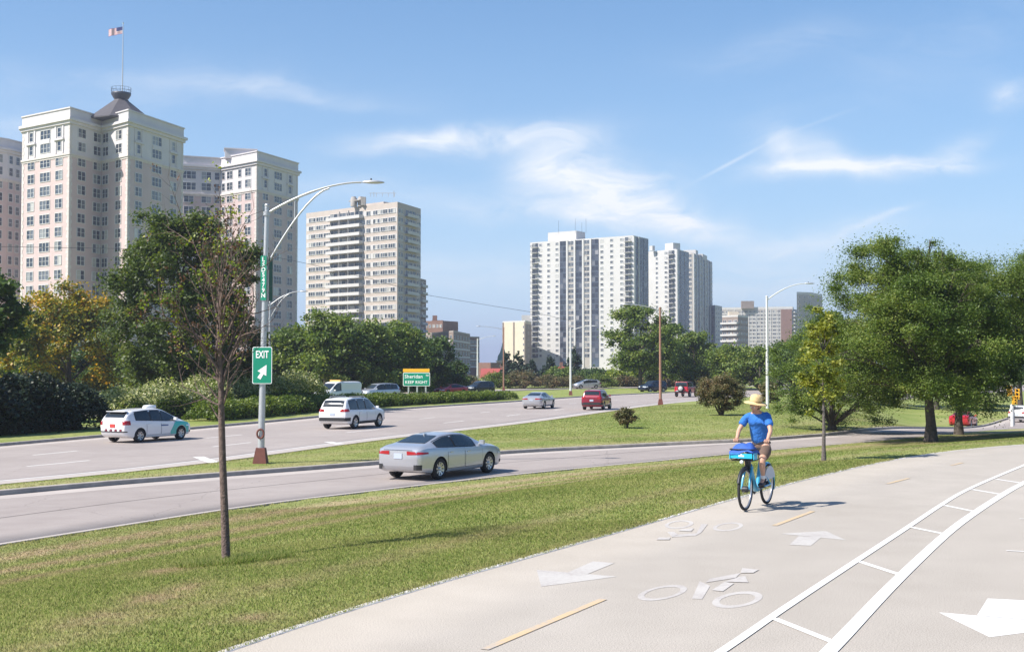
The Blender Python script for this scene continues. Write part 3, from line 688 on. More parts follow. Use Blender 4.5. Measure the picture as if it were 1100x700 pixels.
# ---- beige slab block with white balconies
Zb = atD(427, 218, 394).z
A0, A1, A2 = corner(329, 230.3, Zb), corner(427, 218, Zb), corner(452, 225.5, Zb)
fa, fb = Face(A0, A1), Face(A1, A2)
B2 = Building('apartment_block', 'beige apartment block with a stack of long white balconies down its front', (A1[0], A1[1], ZR))
bk = [(A2[0]-fa.t.x*fa.L, A2[1]-fa.t.y*fa.L)]
B2.part('wall', MB().prism([A0, A1, A2] + bk, ZR-.5, Zb), M['beige'])
roof = MB().prism([tuple(Vector(p)*1.0) for p in [A0, A1, A2] + bk], Zb+.001, Zb+.4)
c = atD(399, 215, 402); roof.box((XY(409, 412)[0], 412, Zb+1.2), (9.5, 7, 1.8), fa.rz); 
B2.part('roof', roof, M['beige'])
ct = atD(380, 214, 406); mb = MB()
for dx in (0, 2.4): mb.lathe([(1.1, Zb+.4), (1.1, Zb+3.2), (.8, Zb+3.4), (.8, Zb+3.7)], (ct.x+dx, ct.y, 0), n=14)
mb.box((ct.x+1.2, ct.y, Zb+2.3), (5.4, 3, .25), fa.rz); mb.box((ct.x+14, ct.y-5, Zb+3.9), (.15, .15, 2.2)).box((ct.x+7, ct.y-2, Zb+4.2), (.12, .12, 1.6)).box((ct.x+3.5, ct.y-2, Zb+1.9), (1.6, 1.6, 2.8))
for k in range(5): mb.box((ct.x+6+k*2.0, ct.y-3, Zb+3.9), (.1, .1, 1.2))
mb.tube([(ct.x+5.5, ct.y-3, Zb+4.5), (ct.x+14.5, ct.y-3, Zb+4.5)], .07, 5)
B2.part('cooling_tower', mb, M['tan'])
FL = 2.87; fa5 = Face((fa.A + fa.n*.055)[:2], (fa.B + fa.n*.055)[:2])
for k in range(18):
    zc = Zb - 2.35 - FL*k
    if zc < 1: break
    wb_ = MB(); B2.fbox(wb_, fa, .25, fa.L-.2, zc-.85, zc+.85, 0, .05)
    for a, b_ in ((.03, .29), (.745, .985)):
        n = 3
        for i in range(n):
            u = fa.L*(a + (b_-a)*(i+.5)/n); B2.window(fa5, u, zc, fa.L*(b_-a)/n - .35, 1.55, 3, False, .13)
    B2.part('window_band', wb_, M['white_panel'])
    if k >= 1 or True:
        u0, u1 = fa.L*.275, fa.L*.645; mb = MB()
        B2.fbox(mb, fa, u0, u1, zc-1.35, zc-1.2, 0, 2.0)
        B2.fbox(mb, fa, u0, u1, zc-1.2, zc-.30, 1.85, 1.999)
        B2.fbox(mb, fa, u0-.001, u0+.14, zc-1.2, zc-.30, 0, 1.84); B2.fbox(mb, fa, u1-.14, u1+.001, zc-1.2, zc-.30, 0, 1.84)
        for fr in (.42, .52): B2.fbox(mb, fa, fa.L*fr-.06, fa.L*fr+.06, zc-.3, zc+1.5, 1.3, 1.84)
        B2.part('balcony', mb, M['white_panel'])
        for i in range(4): B2.window(fa5, u0 + (u1-u0)*(i+.5)/4, zc+.1, (u1-u0)/4-.3, 2.2, 2, False, .08)
    B2.window(fa5, fa.L*.70, zc, 2.0, 1.55, 2, False, .1)
    mb = MB(); B2.fbox(mb, fb, fb.L*.30, fb.L*.80, zc-1.4, zc-1.25, 0, 1.3); B2.fbox(mb, fb, fb.L*.30, fb.L*.80, zc-1.249, zc-.35, 1.15, 1.299)
    B2.fbox(mb, fb, .1, fb.L-.1, zc-1.2, zc-.85, 0, .04)
    B2.part('side_balcony', mb, M['white_panel'])
    for fr in (.08, .18, .86, .95): B2.window(fb, fb.L*fr, zc, 1.3, 1.5, 1, False, .1)
    for fr in (.4, .55, .7): B2.window(fb, fb.L*fr, zc, 2.3, 1.9, 2, False, .08)
B2.finish()
# darker slab just showing behind it
B2b = Building('apartment_block', 'narrow grey slab showing behind the right edge of the beige balcony block', (XY(454,460)[0], 460, ZR))
f = Face(XY(446, 455), XY(457.5, 470)); zt = zat(299, 462)
B2b.part('wall', MB().prism([tuple(f.A[:2]), tuple(f.B[:2]), (f.B.x-12, f.B.y+8), (f.A.x-12, f.A.y+8)], ZR, zt), M['brick_grey'])
for k in range(12):
    mb = MB(); z = zt - 2 - 2.9*k; B2b.fbox(mb, f, f.L*.45, f.L*.95, z-1.2, z-.2, 0, 1.0); B2b.part('balcony', mb, M['white_panel']); B2b.window(f, f.L*.7, z+.2, 4, 1.3, 2, False)
B2b.finish()

# ---- white residential slabs with glazed bays
def bays(B, f, zt, fl, n, spec, z_off=1.7):
    """spec: list of (x0, x1, type) as fractions of the face's length"""
    for a, b_, t in spec:
        u0, u1 = a*f.L, b_*f.L; uc = (u0+u1)/2
        if t in 'DLG':
            mb = MB(); B.fbox(mb, f, u0, u1, ZR+4, zt-1.0, 0, .12); B.part('glazed_bay', mb, M['glass_wall'] if t != 'L' else M['tan'])
        if t == 'P':
            mb = MB(); B.fbox(mb, f, u0, u1, ZR, zt-.3, 0, .55); B.part('pier', mb, M['white_wall']); continue
        for k in range(n):
            z = zt - z_off - fl*k
            if z < 6: break
            if t == 's': B.window(f, uc, z, 1.9, 1.5, 1, True, .16)
            if t in 'DLG':
                nn = max(2, int((u1-u0)/1.8)); B.win.append((FaceOff(f, .12), uc, z, u1-u0-.2, 2.3 if t != 'L' else 1.9, nn, False if t != 'L' else True, .071 if t != 'L' else .10))
            if t == 'B':
                mb = MB(); B.fbox(mb, f, u0, u1, z-1.3, z-1.1, 0, 1.7)
                for i in range(9): u = u0 + .06 + (u1-u0-.12)*i/8; B.fbox(mb, f, u-.05, u+.05, z-1.1, z-.1, 1.55, 1.65, 1)
                B.fbox(mb, f, u0, u1, z-.1, z, 1.5, 1.69, 1); B.part('balcony', mb, [M['white_wall'], M['rail']])
                B.window(f, uc, z, u1-u0-.3, 2.2, 2, False, .08)
class FaceOff(Face):
    def __init__(s, f, o): Face.__init__(s, (f.A + f.n*o)[:2], (f.B + f.n*o)[:2])
Zc = atD(680, 252.5, 600).z
C0, C1, C2 = corner(569.5, 260.5, Zc), corner(680, 252.8, Zc), corner(696.5, 256.5, Zc)
f1, f2 = Face(C0, C1), Face(C1, C2); bk = [(C2[0]-f1.t.x*f1.L, C2[1]-f1.t.y*f1.L)]
B3 = Building('apartment_tower', 'wide white apartment tower with dark glazed vertical bays and a roof box', (C1[0], C1[1], ZR))
B3.part('wall', MB().prism([C0, C1, C2] + bk, ZR-.5, Zc), M['white_wall'])
pb1, pb2 = atD(591, 247.5, 625), atD(629, 246.5, 615)
B3.part('penthouse', MB().box(((pb1.x+pb2.x)/2, 634, Zc+2.4), (17.4, 9, 5.4), f1.rz), M['white_wall'])
fr = lambda x: (x-569.5)/110.5
bays(B3, f1, Zc, 2.76, 25, [(fr(571.5), fr(579), 'B'), (fr(579.5), fr(583), 's'), (fr(588.5), fr(592), 's'), (fr(597.7), fr(601.2), 's'),
    (fr(602.7), fr(610), 'D'), (fr(610), fr(611.8), 'P'), (fr(611.8), fr(618.2), 'L'), (fr(618.2), fr(620), 'P'), (fr(620), fr(627.2), 'D'), (fr(627.2), fr(629), 'P'), (fr(629), fr(635.2), 'L'),
    (fr(635.2), fr(637), 'P'), (fr(637), fr(644.5), 'D'), (fr(646), fr(649.5), 's'), (fr(656.2), fr(659.7), 's'), (fr(666.5), fr(670), 's'), (fr(671.5), fr(679), 'B')])
bays(B3, f2, Zc, 2.76, 25, [(.0, .09, 'P'), (.12, .30, 'D'), (.30, .34, 'P'), (.35, .64, 'D'), (.66, .97, 'D')])
an = MB()
for px, h in ((600, 5), (618, 6), (625, 4), (629.5, 6)): q = atD(px, 250, 618); an.tube([(q.x, q.y, Zc+3), (q.x, q.y, Zc+4.4+h)], .06, 5)
B3.part('antenna', an, M['steel_dark']); B3.finish()
Zd = atD(727, 267.5, 680).z
D0, D1, D2 = corner(694, 270.5, Zd), corner(726.5, 267.3, Zd), corner(740, 271, Zd)
f1, f2 = Face(D0, D1), Face(D1, D2); bk = [(D2[0]-f1.t.x*f1.L, D2[1]-f1.t.y*f1.L)]
B4 = Building('apartment_tower', 'white apartment tower with one balcony column, half hidden behind the widest white tower', (D1[0], D1[1], ZR))
B4.part('wall', MB().prism([D0, D1, D2] + bk, ZR-.5, Zd), M['white_wall'])
q = atD(722.5, 264, 690); B4.part('penthouse', MB().box((q.x, q.y, Zd+2), (6.2, 6, 4.4), f1.rz).box((XY(701, 690)[0], 690, Zd+1.4), (2.4, 2, 2.8), f1.rz), M['white_wall'])
fr = lambda x: (x-694)/32.5
bays(B4, f1, Zd, 2.76, 26, [(fr(704), fr(707.5), 's'), (fr(713.6), fr(717), 's'), (fr(718.3), fr(725), 'B')])
bays(B4, f2, Zd, 2.76, 26, [(0, .1, 'P'), (.14, .30, 'D'), (.34, .62, 'D'), (.66, .97, 'D')]); B4.finish()
Ze = atD(745, 271, 740).z
E0, E1, E2 = corner(738.5, 272, Ze), corner(744.5, 271.5, Ze), corner(765, 281.5, Ze)
f1, f2 = Face(E0, E1), Face(E1, E2); bk = [(E2[0]-10, E2[1]+6), (E0[0]-2, E0[1]+20)]
B5 = Building('apartment_tower', 'grey apartment tower with narrow upright ribs, rightmost of the tall white towers', (E1[0], E1[1], ZR))
B5.part('wall', MB().prism([E0, E1, E2] + bk, ZR-.5, Ze), M['tan'])
q = atD(747, 268, 770); B5.part('penthouse', MB().box((q.x-3, q.y, Ze+1.5), (8, 8, 5.0), f2.rz).box((q.x+4, q.y+12, Ze+.5), (16, 8, 3.4), f2.rz), M['white_wall'])
sp = []
for i in range(7): sp += [(i/7, i/7+.025, 'P'), (i/7+.035, (i+1)/7-.01, 'D' if i % 2 else 'L')]
bays(B5, f2, Ze, 2.9, 26, sp); bays(B5, f1, Ze, 2.9, 26, [(.2, .8, 'L')]); B5.finish()

# ---- lower and farther blocks
def simple_block(name, label, pts, zt, m, rows, cols, fl, bandm=None, cap=100, roofm=None, ww=1.8, wh=1.4, depth=14, win_n=2, first=1.8, slabs=None, parap=.5):
    B = Building(name, label, (pts[0][0], pts[0][1], ZR)); fs = [Face(pts[i], pts[i+1]) for i in range(len(pts)-1)]
    a = fs[-1]; b = fs[0]; bk = [(pts[-1][0]-b.t.x*b.L*.9 - a.n.x*0, pts[-1][1]-b.t.y*b.L*.9 + (depth if len(fs) == 1 else 0))]
    if len(fs) == 1: bk = [(pts[-1][0]-b.n.x*depth, pts[-1][1]-b.n.y*depth), (pts[0][0]-b.n.x*depth, pts[0][1]-b.n.y*depth)]
    B.part('wall', MB().prism(list(pts) + bk, ZR-.5, zt), m); rfm = MB().prism(list(pts) + bk, zt+.001, zt+parap); B.part('roof', rfm, roofm or m)
    for i, f in enumerate(fs):
        for k in range(rows):
            z = zt - first - fl*k
            if z < 2: break
            if bandm and bandm[i]: mb = MB(); B.fbox(mb, f, .2, f.L-.2, z-fl/2-.35, z-fl/2+.35, 0, .12); B.part('band', mb, bandm[i])
            if slabs and slabs[i]: mb = MB(); B.fbox(mb, f, -.2, f.L+.2, z-1.25, z-.25, 0, 1.4); B.part('balcony', mb, slabs[i])
            for j in range(cols[i]): B.window(f, f.L*(j+.5)/cols[i], z+(.2 if slabs and slabs[i] else 0), min(ww, f.L/cols[i]-.3), wh, win_n, False, .12)
    B.finish(cap); return B, fs
zt = zat(357.5, 470); simple_block('apartment_block', 'brown brick block with pale window bands beside the tree mass', [XY(452, 500), XY(487, 455), XY(505, 500)], zt, M['brick_grey'], 8, [8, 6], 3.0, [M['white_panel'], M['white_panel']], ww=2.3, roofm=M['tan'])
zt = zat(363, 520); simple_block('apartment_block', 'lower brown brick block adjoining the banded brick block on the right', [XY(504.5, 512), XY(515, 516)], zt, M['brick'], 8, [3], 3.0, [M['white_panel']], ww=2.0, roofm=M['tan'])
zt = zat(346, 540); B_, _ = simple_block('brick_building', 'dark red brick block with a rooftop chimney behind the banded block', [XY(452, 540), XY(475.5, 535)], zt, M['brick'], 3, [6], 4.0, ww=1.2); B_.part('chimney', MB().box((XY(467, 545)[0], 545, zt+1.6), (2, 2, 3.2)).box((XY(470, 545)[0], 545, zt+.4), (5, 4, 1.2)), M['brick'])
zt = zat(345.5, 600); B_ = Building('apartment_block', 'plain cream block with upright dark seams left of the widest white tower', (XY(552, 600)[0], 600, ZR))
pc0, pc1, pc2 = XY(540, 612), XY(564.2, 600), XY(571, 618); f, g = Face(pc0, pc1), Face(pc1, pc2)
B_.part('wall', MB().prism([pc0, pc1, pc2, (pc0[0]+4, pc0[1]+20)], ZR, zt), M['cream2']); B_.part('roof', MB().prism([pc0, pc1, pc2, (pc0[0]+4, pc0[1]+20)], zt+.001, zt+.7).box((XY(565, 640)[0], 640, zt+2.2), (4.6, 4, 5.6)), M['white_wall'])
mb = MB()
for fr_ in (.0, .03, .48, .51, .97): B_.fbox(mb, f, f.L*fr_, f.L*fr_+.35, ZR, zt, 0, .25)
B_.part('rib', mb, M['brick_grey'])
mb = MB(); B_.fbox(mb, g, .1, g.L-.1, ZR+3, zt-1, 0, .1); B_.part('side_wall', mb, M['brick_grey'])  # dark sheet over the cream side face; its shade is put into the colour
for k in range(12): B_.window(f, f.L*.93, zt-2.5-2.9*k, .8, 1.2, 1, False, .1); B_.window(g, g.L*.5, zt-2.5-2.9*k, 3.5, 1.3, 2, False, .1)
B_.finish()
# blocks right of the tall towers
zt = zat(328.5, 800); simple_block('apartment_block', 'slim grey and white block squeezed beside the ribbed tower', [XY(764, 805), XY(768.5, 798), XY(776, 815)], zt, M['white_wall'], 14, [1, 3], 2.9, ww=2.6, win_n=2)
zt = zat(331.5, 900); B7, fs7 = simple_block('apartment_block', 'long low block with white gridded windows and a flat white roof line', [XY(774, 915), XY(852, 900)], zt, M['tan'], 17, [18], 2.8, [M['white_wall']], roofm=M['white_wall'], ww=2.2, parap=1.6, cap=100)
f = fs7[0]; mb = MB()
for i in range(10): B7.fbox(mb, f, f.L*i/10-.2, f.L*i/10+.25, ZR, zt, 0, .35)
B7.part('rib', mb, M['white_wall']); mb = MB(); B7.fbox(mb, f, f.L*.84, f.L*.99, ZR, zt-.5, .36, .6); B7.part('brick_panel', mb, M['brick']); q = XY(804.5, 905)
B7.part('penthouse', MB().box((q[0], q[1]+4, zt+3.3), (9.2, 6, 5.6), -.1), M['brick_grey'])
mb = MB(); fr7 = Face(XY(852, 900), XY(858.5, 925))
B7.part('side_wall', MB().prism([XY(852, 900.2), XY(858.5, 925), (XY(858.5, 925)[0]-8, 930)], ZR, zt), M['tan'])
for k in range(15): mb = MB(); B7.fbox(mb, fr7, .5, fr7.L-.5, zt-3-2.8*k, zt-2-2.8*k, 0, 1.6); B7.part('balcony', mb, M['white_wall'])
zt = zat(340, 640); B6, fs6 = simple_block('apartment_block', 'small block with bright white curved balcony bands before the gridded block', [XY(776, 648), XY(793, 640), XY(804, 655)], zt, M['brick_grey'], 9, [3, 4], 3.15, ww=2.4, slabs=[M['white_wall'], None], first=2.6, roofm=M['white_wall'], parap=.9)
B6.part('penthouse', MB().box((XY(788, 650)[0], 650, zt+1.8), (5.2, 4, 2.6)), M['cream2'])
zt = zat(316, 800); simple_block('apartment_block', 'tan concrete block with a white roof edge behind the big right-hand trees', [XY(856.5, 800), XY(873, 806), XY(884, 830)], zt, M['tan'], 16, [3, 3], 3.0, ww=1.6, roofm=M['white_wall'], parap=1.6)
# low houses with red roofs and a steeple
def gable(name, label, px0, px1, D, ye, yr, m=None, depth=9, rz=.0):
    a, b = XY(px0, D), XY(px1, D); z0 = zat(ye, D); z1 = zat(yr, D); c = ((a[0]+b[0])/2, D + depth/2); wd = b[0]-a[0]
    r = empty(name, (c[0], c[1], ZR), rz, label, 'house'); h = z0-ZR; H = z1-ZR
    MB().box((0, 0, h/2), (wd, depth, h)).add([(-wd/2, -depth/2, h), (-wd/2, depth/2, h), (-wd/2, 0, H-.3)], [(0,1,2)]).add([(wd/2, -depth/2, h), (wd/2, 0, H-.3), (wd/2, depth/2, h)], [(0,1,2)]).build('wall', m or M['cream2'], r)
    e = .5; v = [(-wd/2-e, -depth/2-e, h-.2), (wd/2+e, -depth/2-e, h-.2), (wd/2+e, 0, H), (-wd/2-e, 0, H), (-wd/2-e, depth/2+e, h-.2), (wd/2+e, depth/2+e, h-.2)]
    rb = MB().add(v, [(0,1,2,3), (3,2,5,4)]).add([(x, y, z-.25) for x, y, z in v], [(3,2,1,0), (4,5,2,3)]); rb.build('roof', M['red_roof'], r)
    MB().box((wd*.25, 1, H+.3), (.9, .9, 1.8)).build('chimney', M['brick'], r)
    for i in range(3):
        MB().box((-wd*.3 + wd*.3*i, -depth/2-.02, h*.62), (1.2, .12, 1.5)).build('window', M['pane'], r)
gable('house', 'low house with a red tiled roof left of the dark spruces', 518, 546, 330, 404, 395.5)
gable('house', 'red roof peeking between the two groups of spruces', 597, 606, 330, 401, 393.5)
simple_block('brick_building', 'small brown building left of the red tiled house', [XY(514, 400), XY(527, 395)], zat(391, 400), M['brick'], 3, [4], 3.0)
q = XY(540, 420); r = empty('church_steeple', (q[0], q[1], ZR), 0, 'small church tower with a green copper spire behind the red roof', 'steeple')
zs = zat(388, 420)-ZR; MB().box((0, 0, zs/2), (4.2, 4.2, zs)).box((0,0,zs+.15), (4.8,4.8,.3)).build('tower', M['cream2'], r); MB().lathe([(1.9, zs+.3), (1.7, zs+1.8), (.9, zs+3.2), (.12, zs+6)], n=8, smooth=False).build('spire', M['green_copper'], r)
MB().lathe([(0,0),(.25,.1),(.25,.3),(0,.45)], (0,0,zs+5.9), n=8).build('finial', M['green_copper'], r)
# ------------------------------------------------------------------ trees, shrubs and hedges
M['leaf'] = leafmat('green_leaves', [(.15, (0.063, 0.106, 0.019)), (.45, (0.119, 0.175, 0.031)), (.75, (0.189, 0.237, 0.044)), (1.0, (0.280, 0.300, 0.062))])
M['leaf_maple'] = leafmat('maple_leaves', [(.15, (.035,.060,.012)), (.45, (.065,.100,.018)), (.75, (.115,.150,.03)), (1.0, (.19,.20,.05))], nscale=.5)
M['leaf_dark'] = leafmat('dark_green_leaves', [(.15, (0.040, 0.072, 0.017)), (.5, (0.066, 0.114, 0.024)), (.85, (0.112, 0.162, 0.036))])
M['leaf_yellow'] = leafmat('yellowing_leaves', [(.2, (0.095, 0.127, 0.021)), (.45, (0.190, 0.207, 0.029)), (.62, (0.380, 0.276, 0.023)), (.85, (0.531, 0.276, 0.023))], nscale=.22)
M['leaf_light'] = leafmat('light_yellow_green_leaves', [(.2, (0.125, 0.188, 0.025)), (.6, (0.237, 0.288, 0.037)), (.95, (0.400, 0.375, 0.062))], nscale=.8)
M['leaf_sap'] = leafmat('sapling_leaves', [(.2, (.14,.17,.025)), (.6, (.26,.28,.045)), (.95, (.42,.38,.07))], nscale=1.2)
M['leaf_bush'] = leafmat('brownish_shrub_leaves', [(.15, (0.079, 0.091, 0.033)), (.5, (0.143, 0.130, 0.052)), (.85, (0.243, 0.156, 0.078))], nscale=.8)
M['leaf_spruce'] = leafmat('spruce_needles', [(.2, (.022,.042,.022)), (.6, (.04,.07,.035)), (.9, (.06,.095,.05))], .15)
M['leaf_hedge'] = leafmat('hedge_leaves', [(.2, (.06,.10,.015)), (.5, (.12,.17,.025)), (.85, (.20,.24,.05))], nscale=.7)
M['leaf_yew'] = leafmat('dark_yew_needles', [(.2, (.014,.026,.012)), (.6, (.022,.038,.017)), (.9, (.035,.055,.024))], .1)
M['leaf_locust'] = leafmat('locust_leaves', [(.12, (.060,.105,.020)), (.45, (.115,.170,.032)), (.75, (.175,.225,.048)), (1.0, (.29,.30,.08))], nscale=.45)
M['leaf_dead'] = leafmat('brown_dead_leaves', [(.2, (.10,.05,.03)), (.7, (.18,.10,.06))], .2)
M['flower'] = leafmat('creamy_flower_heads', [(.2, (.28,.30,.10)), (.6, (.50,.50,.24)), (.9, (.62,.60,.40))], .3)
M['stem'] = mat('shrub_stems', (.09, .07, .055), .9)
TR = np.random.RandomState(11)
def leaf_cloud(centers, radii, counts, size, up=.45, asp=.62, seed=0, zsq=1.0, hang=0.0):
    """diamond leaves scattered through clumps; returns vertex array (n,4,3)"""
    r = np.random.RandomState(seed); C_ = np.repeat(centers, counts, axis=0); Rr = np.repeat(radii, counts, axis=0); n = len(C_)
    d = r.normal(0, 1, (n, 3)); d /= np.linalg.norm(d, axis=1)[:, None]; d *= np.minimum(np.abs(r.normal(0, .58, (n, 1))) + .12, 1.45)
    P = C_ + d * Rr
    if hang: P[:, 2] -= hang * r.uniform(0, 1, n)**3 * Rr[:, 2]
    nrm = r.normal(0, 1, (n, 3)) + d*.5; nrm[:, 2] = np.abs(nrm[:, 2]) + up; nrm /= np.linalg.norm(nrm, axis=1)[:, None]
    t = np.cross(nrm, r.normal(0, 1, (n, 3))); t /= np.linalg.norm(t, axis=1)[:, None] + 1e-9; b = np.cross(nrm, t)
    s = (size * r.uniform(.6, 1.35, (n, 1)))
    return np.stack([P - t*s*.5, P + b*s*.5*asp, P + t*s*.5, P - b*s*.5*asp], 1)
def leaf_obj(name, V, m, parent=None, **kw):
    n = len(V); me = fast_mesh(name, V.reshape(-1, 3), np.arange(4*n).reshape(n, 4)); me.materials.append(m); return put(name, me, parent, **kw)
def limb(p, q, r0, r1, bow=.15, n=6, r=None):
    p, q = Vector(p), Vector(q); L_ = (q-p).length; j = Vector((r.normal(0, .05)*L_, r.normal(0, .05)*L_, bow*L_)) if r is not None else Vector((0,0,bow*L_))
    pts = []; rad = []
    for i in range(n):
        t = i/(n-1); w_ = 4*t*(1-t); pts.append(p.lerp(q, t) + j*w_ + (Vector(r.normal(0, .012*L_, 3)) if (r is not None and 0 < i < n-1) else Vector((0,0,0)))); rad.append(r0*(1-t)+r1*t)
    return pts, rad
def tree(name, label, pos, H, W, m, th=.28, leaf=.3, nleaf=9000, nclump=46, seed=0, shape='round', group=None, cat='tree', lean=0, flat=.62, clump=.20, hang=0., bark=None, depthf=1.0, limbs=14, trunk=True, tr=None, up=.45, inner=.25, shift=0, rough=.16, asp=.62, lowlimb=.6, lr=.42):
    """tapered trunk, limbs to leaf clumps, foliage as many small leaves"""
    r = np.random.RandomState(seed); root = empty(name, tuple(pos), r.uniform(0, 0), label, cat, group)
    cz = H*th; ch = H - cz; cen = []; 
    tries = 0
    while len(cen) < nclump and tries < 5000:
        tries += 1
        u = r.uniform(-1, 1, 3); d = np.linalg.norm(u)
        if d > 1 or (d < .5 and r.rand() > inner): continue
        if shape == 'round': x, y, z = u[0]*W/2*.84, u[1]*W/2*.84*depthf, cz + ch*.5 + u[2]*ch*.42
        elif shape == 'dome':
            zz_ = r.uniform(0, 1)**.8; rr = W/2*.86*math.sqrt(max(0, 1 - (zz_*.97)**2.2)) * (0.72 + .28*min(1, zz_*4)); a = r.uniform(0, 2*math.pi); q = math.sqrt(r.uniform(.12, 1))
            x, y, z = rr*q*math.cos(a), rr*q*math.sin(a)*depthf, cz + ch*(.04 + .88*zz_*(1 if q > .7 else r.uniform(.7, 1)))
        elif shape == 'cone':
            zz_ = r.uniform(0, 1)**1.35; a = r.uniform(0, 2*math.pi); q = r.uniform(.35, 1); rr = W/2*(1-zz_)*.95 + .08*W/2; x, y, z = rr*q*math.cos(a), rr*q*math.sin(a), cz + ch*zz_*.96
        elif shape == 'oval':
            zz_ = r.uniform(0, 1); a = r.uniform(0, 2*math.pi); rr = W/2*.85*math.sin(math.pi*(.12+.80*zz_))**.7*math.sqrt(r.uniform(.15, 1)); x, y, z = rr*math.cos(a), rr*math.sin(a), cz + ch*zz_*.93
        cen.append((x, y, z))
    cen = np.array(cen); dv = cen - np.array([0, 0, cz + ch*.45]); aa = np.arctan2(dv[:,1], dv[:,0]); el = dv[:,2]/ch; p1, p2, p3 = r.uniform(0, 6, 3)
    kk = 1 + rough*(np.sin(2.7*aa+p1+3*el)*.5 + np.sin(5.3*aa+p2-5*el)*.5 + r.normal(0, .45, len(cen))); dv[:,:2] *= kk[:,None]; dv[:,2] *= np.minimum(1 + (kk-1)*.7, 1.12); cen = dv + np.array([0, 0, cz + ch*.45]); cen[:,2] = np.maximum(cen[:,2], .25)
    cen[:,0] += shift; k = clump * W/2
    if shape == 'cone': rad = np.stack([np.maximum(.10, k*(1.25 - (cen[:,2]-cz)/ch))]*2 + [np.full(len(cen), k*.5)], 1)
    else:
        s = r.uniform(.55, 1.45, len(cen)); rad = np.stack([k*s*1.15, k*s*1.15, k*s*flat*r.uniform(.75, 1.5, len(cen))], 1)
    cnt = np.maximum(4, (nleaf/len(cen) * (rad[:,0]/rad[:,0].mean())**2).astype(int))
    V = leaf_cloud(cen, rad, cnt, leaf, seed=seed+1, hang=hang, up=up, asp=asp)
    V = V[V[:,:,2].min(1) > .05]
    if trunk:
        tr_ = tr or max(.06, W*.028); mb = MB(); top = Vector((lean, 0, cz + ch*.62)); n = 9
        pts = [Vector((lean*(i/(n-1))**1.3 + (r.normal(0, .03)*W*.1 if 0 < i else 0), (r.normal(0, .02)*W*.1 if i else 0), top.z*i/(n-1) - (.15 if i == 0 else 0))) for i in range(n)]
        mb.tube(pts, [tr_*(1.5 if i == 0 else 1.05 - .85*i/(n-1)) for i in range(n)], 10)
        order = sorted([i for i in range(len(cen)) if cen[i][2] < H - rad[i][2]*1.2], key=lambda i: r.rand())[:limbs]
        for i in order:
            c = Vector(cen[i]); h = min(max(lowlimb*cz, c.z - (Vector((c.x, c.y, 0)).length)*.75), top.z*.97); t = h/top.z; a = pts[min(int(t*(n-1)), n-2)].lerp(pts[min(int(t*(n-1))+1, n-1)], (t*(n-1)) % 1)
            P_, Rr = limb(a, c, tr_*lr*(1.1-t*.6), tr_*.06, bow=.10, r=r); mb.tube(P_, Rr, 6, cap=False)
            for _ in range(3):
                e = c + Vector(np.clip(r.normal(0, .6, 3), -1, .7))*rad[i][2]*.9; mb.tube([P_[3], P_[3].lerp(e, .5) + Vector((0,0,.04*W)), e], [tr_*.14, tr_*.08, tr_*.03], 4, cap=False)
        mb.build('trunk', bark or M['bark'], root)
    leaf_obj('crown', V, m, root); return root
def T(name, label, px, D, pw, ytop, m, base_y=None, **kw):
    """a tree by its column, distance, width and top in the photograph"""
    P = gD(px, D); P.z -= .05; z1 = atD(px, ytop, D).z; W = pw/F*D
    return tree(name, label, P, z1 - P.z, W, m, **kw)

# left side, beyond the main road
T('dark_tree', 'dark green tree cut by the left edge of the photo', -16, 74, 84, 262, M['leaf_dark'], seed=3, nleaf=15000, leaf=.30, th=.2, nclump=60)
T('yellowing_tree', 'golden yellow tree turning for autumn beneath the pink tower, the larger one', 74, 118, 140, 304, M['leaf_yellow'], seed=4, nleaf=34000, leaf=.32, th=.06, nclump=130, shape='dome', clump=.17, group='yellowing trees left')
T('yellowing_tree', 'smaller yellow-green tree between the dark edge tree and the golden tree', 28, 108, 84, 332, M['leaf_yellow'], seed=14, nleaf=16000, leaf=.30, th=.1, nclump=50, shape='dome', group='yellowing trees left')
T('dark_tree', 'dark low tree filling the gap right of the golden tree', 128, 128, 70, 366, M['leaf_dark'], seed=24, nleaf=10000, leaf=.3, th=.1, shape='dome')
T('maple_tree', 'tall green maple in front of the pink tower with a rounded crown', 190, 92, 176, 220, M['leaf_maple'], seed=5, nleaf=70000, leaf=.25, th=.10, nclump=230, clump=.15, shape='oval', lean=.3, tr=.30, limbs=34, hang=.8)
T('maple_tree', 'green maple crown behind the thin bare tree, right of the tallest maple', 248, 96, 92, 250, M['leaf_maple'], seed=6, nleaf=26000, leaf=.26, th=.2, nclump=56, clump=.2, shape='oval', tr=.18, limbs=20)
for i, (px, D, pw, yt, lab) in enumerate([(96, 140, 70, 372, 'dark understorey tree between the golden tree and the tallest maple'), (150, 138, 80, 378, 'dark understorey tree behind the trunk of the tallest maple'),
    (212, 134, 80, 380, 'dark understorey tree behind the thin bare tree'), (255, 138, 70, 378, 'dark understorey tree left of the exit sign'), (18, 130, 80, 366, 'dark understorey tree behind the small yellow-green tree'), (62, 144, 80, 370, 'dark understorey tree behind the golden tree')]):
    T('dark_tree', lab, px, D, pw, yt, M['leaf_dark'], seed=130+i, nleaf=14000, leaf=.34, th=.02, nclump=60, shape='dome', group='understorey trees left')
